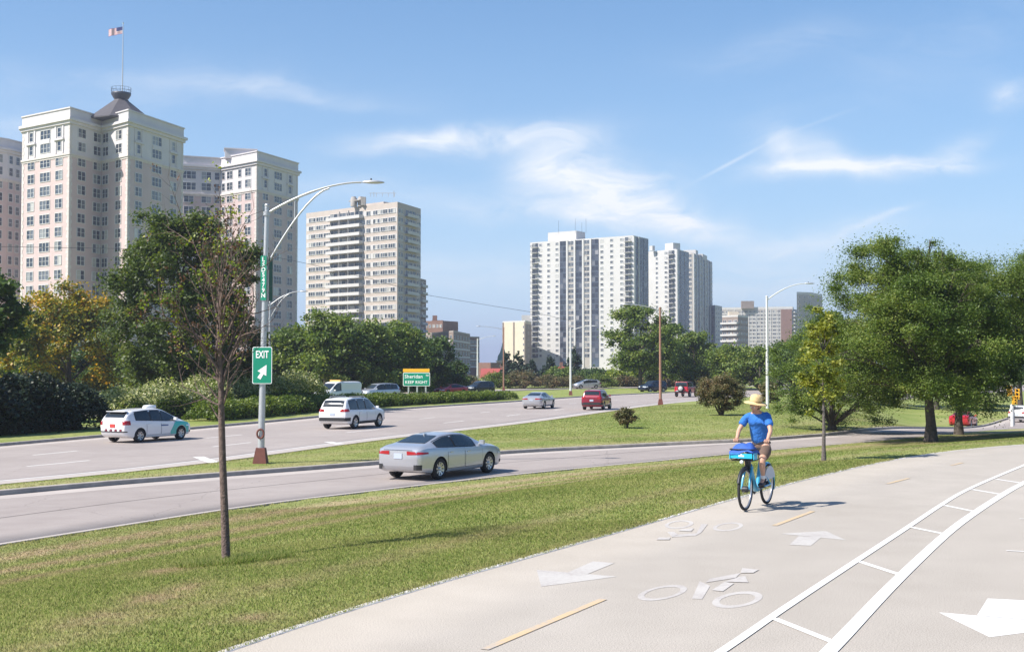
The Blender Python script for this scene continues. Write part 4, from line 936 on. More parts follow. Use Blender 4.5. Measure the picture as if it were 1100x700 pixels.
for i, (px, D, pw, yt, mm, lab) in enumerate([
    (312, 150, 92, 350, 'leaf', 'round green tree just right of the exit sign pole'),
    (350, 146, 104, 332, 'leaf', 'tallest round green tree of the mass below the beige balcony block'),
    (392, 150, 92, 343, 'leaf', 'round green tree below the middle of the beige balcony block'),
    (428, 156, 92, 343, 'leaf', 'round green tree below the right corner of the beige balcony block'),
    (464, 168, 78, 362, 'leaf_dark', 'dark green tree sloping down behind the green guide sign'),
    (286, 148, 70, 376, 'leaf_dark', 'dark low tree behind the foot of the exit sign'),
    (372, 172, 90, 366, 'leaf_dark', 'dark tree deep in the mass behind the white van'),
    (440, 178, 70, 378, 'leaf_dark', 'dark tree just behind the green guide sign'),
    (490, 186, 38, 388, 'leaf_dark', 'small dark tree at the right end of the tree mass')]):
    T('green_tree', lab, px, D, pw, yt, M[mm], seed=30+i, nleaf=22000, leaf=.38, th=.04, nclump=95, clump=.19, shape='dome', group='trees beyond the far road', hang=.5)
for i, (px, D, pw, yt, mm, lab) in enumerate([
    (545, 250, 30, 377, 'leaf_spruce', 'spruce with the tallest tip beside the cream block, left one of the pair'),
    (557, 246, 34, 377.5, 'leaf_spruce', 'spruce right of the tallest spruce, beside the cream block'),
    (571, 252, 26, 385, 'leaf_spruce', 'lower spruce at the foot of the cream block, right of the pair'),
    (591, 248, 30, 381, 'leaf_spruce', 'lone pointed spruce before the white tower'),
    (617, 258, 34, 373, 'leaf_spruce', 'soft tall conifer behind the white lamp post')]):
    T('spruce_tree', lab, px, D, pw, yt, M[mm], seed=50+i, nleaf=9000, leaf=.42, th=.03, nclump=90, clump=.26, shape='cone', limbs=6, group='spruces before the towers', up=.2)
for i, (px, D, pw, yt, mm, sh, lab) in enumerate([
    (603, 235, 42, 394, 'leaf', 'dome', 'low light green tree between the lone spruce and the white lamp post'),
    (640, 238, 50, 396, 'leaf_dark', 'dome', 'low dark tree above the red sport utility vehicle'),
    (664, 228, 42, 398, 'leaf_light', 'dome', 'low pale green tree left of the big maple trunk'),
    (688, 196, 90, 326, 'leaf', 'oval', 'big maple with a bright dome crown right of the white towers'),
    (718, 215, 78, 346, 'leaf_dark', 'dome', 'dark tree tucked behind the brown lamp post'),
    (746, 204, 74, 357, 'leaf', 'dome', 'rounded green tree behind the red jeep-like car'),
    (784, 196, 82, 369, 'leaf', 'dome', 'rounded green tree above the brownish bush'),
    (816, 190, 74, 372, 'leaf', 'dome', 'rounded green tree just left of the tall pale lamp post'),
    (850, 178, 70, 368, 'leaf_dark', 'dome', 'dark tree behind the tall pale lamp post'),
    (730, 236, 70, 384, 'leaf_light', 'dome', 'pale green understorey tree behind the brown lamp post'),
    (700, 232, 50, 390, 'leaf_light', 'dome', 'pale green understorey tree behind the dark sport utility vehicle'),
    (870, 165, 60, 352, 'leaf_dark', 'dome', 'dark tree behind the young maple sapling')]):
    T('maple_tree' if sh == 'oval' else 'green_tree', lab, px, D, pw, yt, M[mm], seed=70+i, nleaf=26000 if sh == 'oval' else 18000, leaf=.42, th=.24 if sh == 'oval' else .06, nclump=90 if sh == 'oval' else 60, clump=.18, shape='oval' if sh == 'oval' else 'dome', group=None if sh == 'oval' else 'trees beyond the far road', hang=.4, tr=.35 if sh == 'oval' else None)
# background behind the big right-hand trees, along the descending ramp
for i, (px, D, pw, yt, mm, lab) in enumerate([
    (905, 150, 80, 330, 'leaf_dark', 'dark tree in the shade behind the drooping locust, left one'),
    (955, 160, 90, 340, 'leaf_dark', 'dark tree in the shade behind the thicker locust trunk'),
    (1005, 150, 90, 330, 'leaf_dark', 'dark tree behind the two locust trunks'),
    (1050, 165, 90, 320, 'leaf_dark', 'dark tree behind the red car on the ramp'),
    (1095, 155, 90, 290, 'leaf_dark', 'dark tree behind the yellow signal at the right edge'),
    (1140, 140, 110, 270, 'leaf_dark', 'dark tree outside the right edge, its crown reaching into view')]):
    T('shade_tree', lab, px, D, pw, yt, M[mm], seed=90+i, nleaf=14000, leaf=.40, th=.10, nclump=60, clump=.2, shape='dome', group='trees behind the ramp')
# the big locusts between ramp and path
loc = dict(leaf=.105, flat=.50, shape='dome', up=.7, asp=.5, lowlimb=1.15, lr=.28)
P = gp(1000, 474.5); z1 = atD(1000, 246, P.y).z
tree('locust_tree', 'large spreading locust with drooping branches, nearest of the two trunks by the path', P, z1-P.z, 11.2, M['leaf_locust'], seed=201, nleaf=240000, nclump=300, th=.17, tr=.24, limbs=110, hang=1.0, clump=.125, group='locusts beside the path', lean=-.3, shift=-.7, rough=.2, **loc)
P2 = gp(1030, 467); z1 = atD(1035, 276, P2.y).z
tree('locust_tree', 'locust with the thinner dark trunk right of the nearest locust', P2, z1-P2.z, 10.0, M['leaf_locust'], seed=202, nleaf=130000, nclump=170, th=.17, tr=.2, limbs=70, hang=1.0, clump=.14, group='locusts beside the path', lean=.2, rough=.2, **loc)
P3 = gD(893, 66); z1 = atD(900, 325, 66).z
tree('locust_tree', 'low spreading locust on the median with branches sweeping to the grass behind the sapling', P3, z1-P3.z, 9.0, M['leaf_locust'], seed=203, nleaf=85000, nclump=150, th=.03, tr=.2, limbs=60, hang=.8, clump=.15, group='locusts beside the path', rough=.2, **loc)
P4_ = gD(1128, 58); z1 = atD(1128, 250, 58).z
tree('locust_tree', 'tall locust crown cut by the right edge of the photo', (P4_.x, 58, P4_.z), z1-P4_.z, 11.5, M['leaf_locust'], seed=204, nleaf=100000, nclump=160, th=.34, tr=.2, limbs=60, hang=1.0, clump=.15, group='locusts beside the path', rough=.2, **loc)
# young maple beside the path
P = gp(885, 495); z1 = atD(885, 330, P.y).z
tree('maple_sapling', 'young yellow-green maple sapling on a thin straight trunk beside the path', P, z1-P.z, 1.3, M['leaf_sap'], seed=210, nleaf=6500, leaf=.08, nclump=62, th=.30, shape='oval', clump=.22, tr=.05, limbs=26, bark=M['bark_grey'], hang=.8)
# bushes on the median
def bush(name, label, P, H, W, m, seed, nleaf, leaf, nclump=60, th=.02, group=None, clump=.2, shape='round', depthf=1):
    r = np.random.RandomState(seed); root = tree(name, label, P, H, W, m, seed=seed, nleaf=nleaf, leaf=leaf, nclump=nclump, th=th, shape=shape, clump=clump, trunk=False, group=group, cat='bush', depthf=depthf, up=.3); mb = MB()
    for i in range(12):
        a = r.uniform(0, 2*math.pi); q = r.uniform(.3, 1)*W*.42; e = Vector((math.cos(a)*q, math.sin(a)*q, H*r.uniform(.5, .85))); mb.tube([(math.cos(a)*.06, math.sin(a)*.06, -.1), (e.x*.4, e.y*.4, e.z*.5), e], [.045*W/3, .03*W/3, .01*W/3], 5)
    mb.build('stems', M['stem'], root); return root
P = gp(775, 446); bush('bush', 'large rounded brownish bush on the median behind the cyclist', P, atD(775, 400, P.y).z-P.z, 54/F*P.y, M['leaf_bush'], 221, 30000, .10, 110)
P = gp(673, 459.5); bush('bush', 'small spiky green bush alone on the median lawn', P, atD(673, 437, P.y).z-P.z, 26/F*P.y, M['leaf_bush'], 222, 7000, .085, 50, clump=.24)
for i, (px, D, pw, yt, mm, lab) in enumerate([(500, 196, 40, 403, 'leaf_bush', 'brownish shrub behind the red car facing the camera'), (462, 190, 36, 400, 'leaf_bush', 'brownish shrub under the short lamp'), (536, 205, 44, 401, 'leaf_hedge', 'yellow-green shrub below the red roof'), (562, 205, 52, 400, 'leaf_bush', 'brown shrub below the pair of spruces'),
    (592, 208, 44, 403, 'leaf_bush', 'brown shrub left of the white lamp post'), (618, 212, 38, 404, 'leaf_bush', 'brown shrub behind the white lamp post'), (645, 214, 40, 402, 'leaf_hedge', 'yellow-green shrub right of the white lamp post'), (826, 110, 34, 412, 'leaf_bush', 'brownish shrub behind the foot of the tall pale lamp post')]):
    P = gD(px, D); bush('shrub', lab, P, atD(px, yt, D).z-P.z, pw/F*D, M[mm], 230+i, 8000, .22, 50, group='shrubs beyond the far road', shape='dome')
# a shade tree just outside the left edge; its shadow falls on the hedge and the road's edge
P = (-37.0, 58.0, gz(-37, 58)); tree('shade_tree', 'tall tree left of the view whose shadow darkens the evergreen hedge', P, 14, 12, M['leaf_dark'], seed=330, nleaf=16000, leaf=.4, nclump=70, th=.2, shape='dome', group=None)
P = (-33.0, 44.0, gz(-33, 44)); tree('shade_tree', 'second tree left of the view shading the strip before the hedge', P, 11, 8, M['leaf_dark'], seed=331, nleaf=9000, leaf=.4, nclump=50, th=.25, shape='dome', group=None)
# hedges
def hedge(name, label, pts, H, W, m, n, leaf, seed, top=None, topm=None, bumps=.25, Hs=None):
    r = np.random.RandomState(seed); P = spline(pts, .5); s = np.r_[0, np.cumsum(np.linalg.norm(np.diff(P, axis=0), axis=1))]; Lh = s[-1]
    root = empty(name, (P[0][0], P[0][1], gz(*P[0])), 0, label, 'hedge'); t = r.uniform(0, Lh, n)
    x0 = np.interp(t, s, P[:,0]); y0 = np.interp(t, s, P[:,1]); T_ = np.gradient(P, axis=0); T_ /= np.linalg.norm(T_, axis=1)[:,None]; nx_ = np.interp(t, s, T_[:,1]); ny_ = -np.interp(t, s, T_[:,0])
    ph = r.uniform(0, 6, 6); hh = H*(1 + bumps*(.5*np.sin(t*1.1+ph[0]) + .35*np.sin(t*2.7+ph[1]) + .3*np.sin(t*.37+ph[2])))
    if Hs is not None: hh = hh * np.interp(t/Lh, np.linspace(0, 1, len(Hs)), Hs)
    hh = hh*np.clip(np.minimum(t, Lh-t)/1.2, .15, 1)**.5
    a = r.uniform(0, math.pi, n); q = r.uniform(.72, 1.04, n); ox = np.cos(a)*W/2*q*(1+.12*np.sin(t*1.9+ph[3])); oz = hh*np.sin(a)**.55*q
    Pn = np.stack([x0 + nx_*ox, y0 + ny_*ox, surf(x0 + nx_*ox, y0 + ny_*ox) + oz], 1)
    V = leaf_cloud(Pn, np.full((n,3), leaf*.9), np.ones(n, int), leaf, seed=seed+1, up=.4); o = Vector(root.location); V = V - np.array(o)[None,None,:]
    if topm is not None:
        sel = (oz > hh*.62) & (r.rand(n) < top); leaf_obj('foliage', V[~sel], m, root); leaf_obj('flower_heads', V[sel], topm, root)
    else: leaf_obj('foliage', V, m, root)
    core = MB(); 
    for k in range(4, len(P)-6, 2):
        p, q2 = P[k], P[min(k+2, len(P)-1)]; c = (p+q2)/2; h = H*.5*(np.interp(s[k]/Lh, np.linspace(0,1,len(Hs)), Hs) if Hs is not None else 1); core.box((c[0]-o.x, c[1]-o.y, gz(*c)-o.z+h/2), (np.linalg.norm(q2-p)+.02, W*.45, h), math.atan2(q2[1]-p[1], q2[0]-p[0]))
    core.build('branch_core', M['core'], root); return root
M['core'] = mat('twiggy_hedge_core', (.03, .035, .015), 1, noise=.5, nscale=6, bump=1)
def off(P, s): return [tuple(p) for p in lateral(P, s)]
def along(P, a_px, b_px, s, step=12):
    """points of a line moved sideways, between two columns of the photograph"""
    Q = lateral(P, s); u = 550 + F*Q[:,0]/Q[:,1]; k = (u >= a_px) & (u <= b_px) & (Q[:,1] > 5); Q = Q[k]; return [tuple(q) for q in Q[:-step//2][::step]] + [tuple(Q[-1])]
hedge('evergreen_hedge', 'tall nearly black evergreen hedge at the left edge beside the main road', along(MF, -60, 108, -5.4, 6), 2.75, 3.4, M['leaf_yew'], 26000, .2, 301)
hedge('flowering_hedge', 'green hedge topped with creamy white flower heads behind the white and teal car', along(MF, 106, 352, -8.2, 8), 2.25, 3.2, M['leaf_hedge'], 34000, .17, 302, top=.60, topm=M['flower'], Hs=[.95,1,1,1.05,1.15,1.2,1])
hedge('clipped_hedge', 'low bright green clipped hedge running beside the main road to the guide sign', along(MF, 205, 548, -3.6, 8), 1.0, 2.6, M['leaf_hedge'], 46000, .18, 303, bumps=.12, Hs=[1.35,1.25,1.15,1.05,.95,.9,.85])
hedge('clipped_hedge', 'long low brownish hedge on the far side of the road below the big maple', [gD(648, 222)[:2], gD(680, 224)[:2], gD(712, 226)[:2], gD(750, 228)[:2]], 1.6, 2.2, M['leaf_bush'], 9000, .3, 304)
# bare young tree in the foreground
P = gp(243, 604.5); D = P.y; r = np.random.RandomState(401); HT = atD(240, 246, D).z - P.z
root = empty('bare_tree', tuple(P), 0, 'thin half-dead young tree with bare twigs standing on the near verge', 'tree')
mb = MB(); pxm = D/F
def rel(px, py): q = atD(px, py, D); return Vector((q.x-P.x, 0, q.z-P.z))
main = [rel(243, 608), rel(242, 570), rel(240.5, 530), rel(239, 490), rel(238, 450), rel(237.5, 412), rel(236, 380), rel(234.5, 345), rel(236, 315), rel(238, 285), rel(237, 255)]
mb.tube(main, [.060,.053,.048,.045,.042,.035,.026,.020,.014,.009,.004], 9)
tips = []
def grow_(p, d, L_, rad, lv):
    pts = [p]; q = p.copy(); dd = d.copy(); n = 5
    for i in range(n):
        dd = (dd + Vector(r.normal(0, .10, 3)) + Vector((0,0,.07))).normalized(); q = q + dd*L_/n; pts.append(q.copy())
    mb.tube(pts, [rad*(1-.75*i/n) for i in range(n+1)], 5, cap=False)
    if lv <= 0: tips.append(pts[-1]); return
    for i in range(2, n+1):
        if r.rand() < .85:
            a = Vector(r.normal(0, 1, 3)); a = (a - dd*a.dot(dd)).normalized(); grow_(pts[i], (dd*.75 + a*.62).normalized(), L_*r.uniform(.38, .6), rad*.45, lv-1)
for (x0, y0, x1, y1, rd) in [(237,400,186,340,.022),(236,380,178,318,.020),(236,365,200,262,.018),(236,350,262,268,.018),(237,392,276,338,.020),(237,410,192,388,.018),(235,345,212,238,.014),(236,330,250,246,.014),(238,428,268,362,.018),(237,375,270,300,.018),(238,436,190,420,.014),(238,425,222,352,.026),(238,418,252,345,.024),(237,405,274,356,.018),(238,440,262,392,.016),(238,412,208,372,.016),(237,385,228,310,.018),(236,372,246,300,.020),(235,350,222,290,.013),(235.5,335,254,292,.013),(238,432,205,398,.014),(236,318,243,262,.010),(237,305,228,258,.009),(237,395,262,330,.018),(238,455,214,425,.012)]:
    a, b = rel(x0, y0), rel(x1, y1); b.y = r.normal(0, .28); d = (b-a); grow_(a, d.normalized(), d.length, rd, 3 if rd > .017 else 2)
mb.build('trunk', mat('reddish_grey_bark', (.15, .105, .09), .95, noise=.45, nscale=22, bump=.9, bscale=45), root)
tips = np.array([tuple(t) for t in tips]); tips = tips[(550 + F*(P.x+tips[:,0])/(P.y+tips[:,1])) < 264]; k = r.rand(len(tips)) < .34; up_ = tips[(tips[:,2] > HT*.45) & k]
V = leaf_cloud(up_, np.full((len(up_),3), .085), np.full(len(up_), 9), .038, seed=402, up=.1); leaf_obj('green_leaves', V, M['leaf_light'], root)
dd = tips[(tips[:,2] > HT*.62) & (r.rand(len(tips)) < .36)]; V = leaf_cloud(dd, np.full((len(dd),3), .09), np.full(len(dd), 9), .036, seed=403, up=.0); leaf_obj('dead_leaves', V, M['leaf_dead'], root)
# long grass round its foot
v, dr = blades(9000, P.x-.9, P.x+1.3, P.y-.5, P.y+.5, .10, .012, lambda Z: Z[0] > 0)
c = v[:,0,:2]; k = (((c[:,0]-P.x-.15)/.75)**2 + ((c[:,1]-P.y+.1)/.38)**2) < 1; v = v[k]; n = len(v); me = fast_mesh('tall_grass', v.reshape(-1,3), np.arange(3*n).reshape(n,3), 3); me.materials.append(M['blade'])
put('tall_grass', me, kind='stuff', label='longer unmown grass round the foot of the bare young tree', cat='grass')
# ------------------------------------------------------------------ vehicles
def paint(name, col, metal=.0, rough=.35): return mat(name, col, rough, metal=metal, coat=.8, spec=.5)
M['silver'] = paint('silver_paint', (.52, .54, .58), .55, .30)
M['white_car'] = paint('white_car_paint', (.78, .78, .79))
M['red_car'] = paint('dark_red_paint', (.24, .008, .03), .15)
M['red2'] = paint('bright_red_paint', (.50, .015, .03), .1)
M['blue_dark'] = paint('dark_blue_paint', (.012, .022, .05), .2)
M['black_blue'] = paint('black_blue_paint', (.012, .017, .028), .1)
M['teal'] = paint('teal_paint', (.0, .42, .38))
M['well'] = mat('wheel_well', (.012, .012, .013), .9)
M['seam'] = mat('panel_gap', (.05, .05, .055), .8)

class Car:
    def __init__(s, st, W, r, ax, wb_bulge=.0, sm=.07):
        """st: stations (x, zlow, zbelt, ztop, half width, half roof width) from tail to nose"""
        s.st = np.array(st, float); s.W = W; s.r = r; s.ax = ax; s.x0, s.x1 = st[0][0], st[-1][0]
        xs = np.linspace(s.x0, s.x1, 400); cols = []
        dx = xs[1]-xs[0]; k = int(3*sm/dx); g = np.exp(-.5*(np.arange(-k, k+1)*dx/sm)**2); g /= g.sum()
        for c in range(1, 6):
            v = np.interp(xs, s.st[:,0], s.st[:,c]); p = np.concatenate([2*v[0]-v[k:0:-1], v, 2*v[-1]-v[-2:-k-2:-1]]); cols.append(np.convolve(p, g, 'valid'))
        s.xs = xs; s.cols = cols
    def q(s, x): return [float(np.interp(x, s.xs, c)) for c in s.cols]
    def ring(s, x):
        zl, zb, zt, wb, wr = s.q(x); h = max(zt - zb, .02); m = zl + (zb-zl)*.55
        P = [(0, zl), (wb*.82, zl), (wb*.93, zl+.03), (wb*.975, zl+.10), (wb*.985, zl+.2), (wb*1.0, m-.05), (wb*1.0, m+.08), (wb*.985, zb-.12), (wb*.965, zb-.04), (wb*.945, zb)]
        a = wb*.925
        for t in (.12, .3, .5, .7, .85): P.append((a + (wr-a)*(t**1.15), zb + (h)*(.02 + .90*t)))
        P += [(wr*.975 - .01, zb + h*.915), (wr*.93-.01, zb + h*.955), (wr*.80, zb + h*.978), (wr*.5, zb + h*.993), (wr*.25, zt), (0, zt)]
        return P
    def side_y(s, x, z):
        P = s.ring(x)[3:16]; zs = [p[1] for p in P]; ys = [p[0] for p in P]; return float(np.interp(z, zs, ys))
    def top_z(s, x, y):
        P = s.ring(x)[14:]; P = sorted(P); return float(np.interp(abs(y), [p[0] for p in P], [p[1] for p in P]))
    def body(s, m, parent, extra=None):
        u_ = np.linspace(0, 1, 96); xs = list(s.x0 + (s.x1-s.x0)*(u_ - .11*np.sin(2*math.pi*u_))); vs = []; n = None
        for x in xs:
            R_ = s.ring(x); full = R_ + [(-y, z) for y, z in R_[-2:0:-1]]; n = len(full); vs += [(x, y, z) for y, z in full]
        b = MB(); b.add(vs, [(i*n+k, (i+1)*n+k, (i+1)*n+(k+1)%n, i*n+(k+1)%n) for i in range(len(xs)-1) for k in range(n)], 0, True)
        for i, sg in ((0, 1), (len(xs)-1, -1)):
            ring = list(range(i*n, i*n+n)); b.f.append(ring if sg > 0 else ring[::-1]); b.m.append(0); b.sm.append(False)
        o = b.build('body', [m, M['well']], None, fixn=True)
        cut = MB()
        for ax in s.ax:
            for sy in (-1, 1): cut.lathe([(s.r+.055, sy*(s.W/2-.30)), (s.r+.055, sy*(s.W/2+.2))], (ax, 0, s.r-.0), 'y', 32)
        c = cut.build('cut', [M['well'], M['well']], None, fixn=True)
        c.data.polygons.foreach_set('material_index', [1]*len(c.data.polygons))
        md = o.modifiers.new('arch', 'BOOLEAN'); md.operation = 'DIFFERENCE'; md.object = c; md.solver = 'EXACT'
        dg = bpy.context.evaluated_depsgraph_get(); me = bpy.data.meshes.new_from_object(o.evaluated_get(dg)); me.name = 'body'
        src_ = o.data; bad = len(me.polygons) < 1500; pass
        if bad: me = src_.copy()
        bpy.data.objects.remove(c); bpy.data.objects.remove(o); me.set_sharp_from_angle(angle=R(38)); return put('body', me, parent)
    def side_patch(s, xa, xb, lo, hi, sy, off=.006, n=14, mi=0, mb=None, skew=0):
        """patch on the flank; lo/hi give z from x"""
        mb = mb or MB(); vs = []; k = 5
        for i in range(n+1):
            x = xa + (xb-xa)*i/n; a, b = lo(x), max(hi(x), lo(x)+.004)
            for j in range(k+1): z = a + (b-a)*j/k; xx = x + skew*(j/k); vs.append((xx, sy*(s.side_y(xx, z)+off), z))
        mb.add(vs, [((i*(k+1)+j, (i+1)*(k+1)+j, (i+1)*(k+1)+j+1, i*(k+1)+j+1)[::(1 if sy < 0 else -1)]) for i in range(n) for j in range(k)], mi, True); return mb
    def top_patch(s, xa, xb, ins=.06, off=.006, mb=None, mi=0, n=16, xoff=0):
        mb = mb or MB(); vs = []; k = 8
        for i in range(n+1):
            x = xa + (xb-xa)*i/n; wr = s.q(x)[4]*.97 - ins
            for j in range(k+1): y = -wr + 2*wr*j/k; vs.append((x + xoff, y, s.top_z(x, y) + off))
        mb.add(vs, [(i*(k+1)+j, (i+1)*(k+1)+j, (i+1)*(k+1)+j+1, i*(k+1)+j+1) for i in range(n) for j in range(k)], mi, True); return mb
    def wrap(s, end, y0, xs_, z0, z1, sy, off=.012, mb=None, mi=0, taper=0.0):
        """lamp or trim band wrapping from the end face round the corner to the flank"""
        mb = mb or MB(); X = s.x0 if end < 0 else s.x1; vs = []; zs = [z0 + (z1-z0)*i/3 for i in range(4)]; cols = []
        npt = 12
        for i in range(npt+1):
            t = i/npt; col = []
            for z in zs:
                ye = s.side_y(X + (.01 if end < 0 else -.01), z); L1_ = max(ye - y0, .01); L2_ = abs(xs_ - X); d = t*(L1_+L2_)
                zz_ = z if not taper else (z0+z1)/2 + (z-(z0+z1)/2)*(1 - taper*t)
                if d < L1_: col.append((X + end*off, sy*(y0+d), zz_))
                else: x = X - end*(d-L1_); col.append((x, sy*(s.side_y(x, z)+off), zz_))
            cols.append(col)
        vs = [p for c in cols for p in c]; f = [(i*4+j, (i+1)*4+j, (i+1)*4+j+1, i*4+j+1) for i in range(npt) for j in range(3)]
        mb.add(vs, f, mi, True); return mb
def wheel(parent, x, y, r, sy, w_=.21, spokes=5, rimm='rim', cap=True):
    e = bpy.data.objects.new('wheel', None); C.objects.link(e); e.parent = parent; e.location = (x, y, r); e.empty_display_size = .2
    ro = sy
    t = MB(); h = w_/2; t.lathe([(r*.64, -h*.9), (r*.70, -h), (r*.93, -h), (r, -h*.72), (r, h*.72), (r*.93, h), (r*.70, h), (r*.64, h*.9)], axis='y', n=32, cap=False); t.build('tyre', M['tyre'], e)
    q = MB(); q.lathe([(r*.655, -h*.88), (r*.655, h*.88)], axis='y', n=28, cap=False); q.lathe([(.0, ro*h*.3), (r*.64, ro*h*.3)], axis='y', n=28, mi=1, cap=False)
    q.lathe([(r*.655, ro*h*.9), (r*.58, ro*h*.72)], axis='y', n=28, cap=False)
    for k in range(spokes):
        a = 2*math.pi*k/spokes + .3; ca, sa = math.cos(a), math.sin(a); t1 = (-sa, ca)
        w0, w1 = r*.10, r*(.15 if spokes < 7 else .09); p = []
        for rr, ww in ((r*.08, w0), (r*.62, w1)):
            for sgn in (-1, 1): p.append((ca*rr + t1[0]*ww*sgn, ro*h*.86 - (ro*.03 if rr < r*.3 else 0), sa*rr + t1[1]*ww*sgn))
        p2 = [(a_, b - ro*.035, c) for a_, b, c in p]; q.add(p + p2, [(0,1,3,2), (4,6,7,5), (0,2,6,4), (1,5,7,3)])
    q.lathe([(r*.16, ro*h*.5), (r*.16, ro*h*.9), (r*.1, ro*h*.98), (0, ro*h*.98)], axis='y', n=14)
    q.build('rim', [M[rimm], M['well']], e, fixn=False); return e

SPECS = {
 'sedan': dict(L=4.85, W=1.85, r=.335, ax=(-1.42, 1.42), st=[(-2.42,.46,.90,.93,.72,.60), (-2.36,.30,.95,1.00,.84,.66), (-2.15,.24,.99,1.075,.89,.68), (-1.80,.20,1.0,1.125,.915,.64), (-.95,.19,.965,1.36,.925,.555), (-.35,.19,.945,1.415,.925,.59), (.25,.19,.925,1.39,.925,.58), (.50,.19,.92,1.33,.925,.57), (1.28,.19,.92,1.03,.92,.66), (1.95,.20,.86,.93,.90,.66), (2.28,.24,.74,.80,.83,.60), (2.42,.32,.60,.64,.68,.50)],
    rear=(-1.75,-1.0), front=(.55,1.25), side=[(-1.50,-.60),(-.50,.62)], doors=[(-1.0,-.08),(-.02,.98)], tz=(.80,.92), ty=.34, tx=-2.04, hz=(.60,.71), hx=1.95, belt=.0),
 'suv': dict(L=5.05, W=1.98, r=.38, ax=(-1.50, 1.50), st=[(-2.52,.55,1.05,1.08,.84,.74), (-2.46,.40,1.08,1.16,.93,.78), (-2.28,.30,1.10,1.58,.96,.72), (-2.05,.27,1.10,1.73,.98,.72), (-1.2,.26,1.09,1.80,.99,.74), (-.2,.26,1.07,1.80,.99,.74), (.45,.26,1.05,1.74,.99,.72), (.75,.26,1.05,1.62,.98,.71), (1.38,.26,1.06,1.17,.97,.74), (2.1,.28,.99,1.08,.94,.72), (2.42,.34,.84,.92,.86,.64), (2.52,.42,.70,.74,.74,.56)],
    rear=(-2.42,-2.18), front=(.72,1.34), side=[(-2.02,-1.15),(-1.05,-.25),(-.12,.92)], doors=[(-1.08,-.20),(-.14,.95)], tz=(1.00,1.16), ty=.52, tx=-2.20, hz=(.80,.95), hx=2.1, clad=True),
 'hatch': dict(L=4.60, W=1.78, r=.32, ax=(-1.40, 1.38), st=[(-2.30,.50,1.0,1.03,.74,.64), (-2.24,.32,1.03,1.12,.82,.70), (-2.02,.24,1.04,1.38,.86,.66), (-1.72,.21,1.02,1.50,.88,.63), (-.8,.20,.98,1.57,.89,.62), (.0,.20,.94,1.57,.89,.62), (.40,.20,.92,1.48,.89,.60), (1.52,.20,.90,1.00,.87,.64), (1.95,.22,.82,.87,.83,.60), (2.2,.26,.70,.74,.74,.54), (2.30,.34,.58,.61,.60,.46)],
    rear=(-2.18,-1.86), front=(.50,1.45), side=[(-1.62,-.72),(-.62,.05),(.10,.98)], doors=[(-.98,-.05),(.0,.98)], tz=(.84,1.04), ty=.62, tx=-2.02, hz=(.62,.80), hx=1.75),
 'small_suv': dict(L=4.40, W=1.82, r=.35, ax=(-1.30, 1.30), st=[(-2.20,.52,1.02,1.05,.78,.70), (-2.14,.36,1.05,1.14,.87,.74), (-2.0,.28,1.06,1.52,.90,.68), (-1.8,.25,1.06,1.64,.91,.68), (-.9,.24,1.04,1.70,.91,.68), (.1,.24,1.02,1.68,.91,.67), (.45,.24,1.01,1.58,.91,.66), (1.05,.24,1.02,1.12,.90,.68), (1.7,.26,.95,1.03,.87,.66), (2.08,.32,.80,.87,.79,.60), (2.20,.40,.66,.70,.68,.52)],
    rear=(-2.10,-1.92), front=(.42,1.02), side=[(-1.80,-1.25),(-1.15,-.30),(-.22,.66)], doors=[(-1.0,-.16),(-.10,.78)], tz=(.92,1.10), ty=.50, tx=-1.95, hz=(.76,.90), hx=1.75, clad=True),
 'jeep': dict(L=4.35, W=1.86, r=.41, ax=(-1.25, 1.35), st=[(-2.05,.60,1.16,1.20,.80,.76), (-2.03,.52,1.17,1.55,.84,.76), (-1.98,.48,1.18,1.84,.86,.74), (-.9,.46,1.17,1.86,.86,.74), (.35,.46,1.16,1.84,.86,.74), (.50,.46,1.16,1.74,.86,.73), (.78,.46,1.15,1.24,.84,.74), (1.5,.48,1.12,1.20,.78,.70), (1.98,.52,1.06,1.14,.72,.62), (2.05,.58,.98,1.02,.68,.58)],
    rear=(-2.038,-1.995), front=(.50,.76), side=[(-1.9,-1.0),(-.92,-.1),(-.04,.62)], doors=[(-.75,.0),(.05,.72)], tz=(.92,1.10), ty=.70, tx=-1.98, hz=(.80,.98), hx=2.0, spare=True, sm=.03),
 'van': dict(L=5.6, W=2.0, r=.37, ax=(-1.75, 1.75), st=[(-2.8,.50,1.15,1.9,.92,.84), (-2.74,.36,1.16,2.06,.97,.86), (-2.4,.32,1.16,2.12,.99,.86), (.4,.32,1.15,2.12,.99,.86), (.8,.32,1.13,2.04,.99,.84), (1.75,.32,1.10,1.26,.97,.80), (2.45,.34,1.0,1.10,.92,.74), (2.72,.40,.82,.9,.84,.66), (2.8,.48,.70,.74,.76,.60)],
    rear=None, front=(.95,1.72), side=[(.30,1.28)], doors=[(.15,1.25)], tz=(1.0,1.5), ty=.80, tx=-2.72, hz=(.76,.95), hx=2.5),
}
def lowz(c, x): return c.q(x)[0]
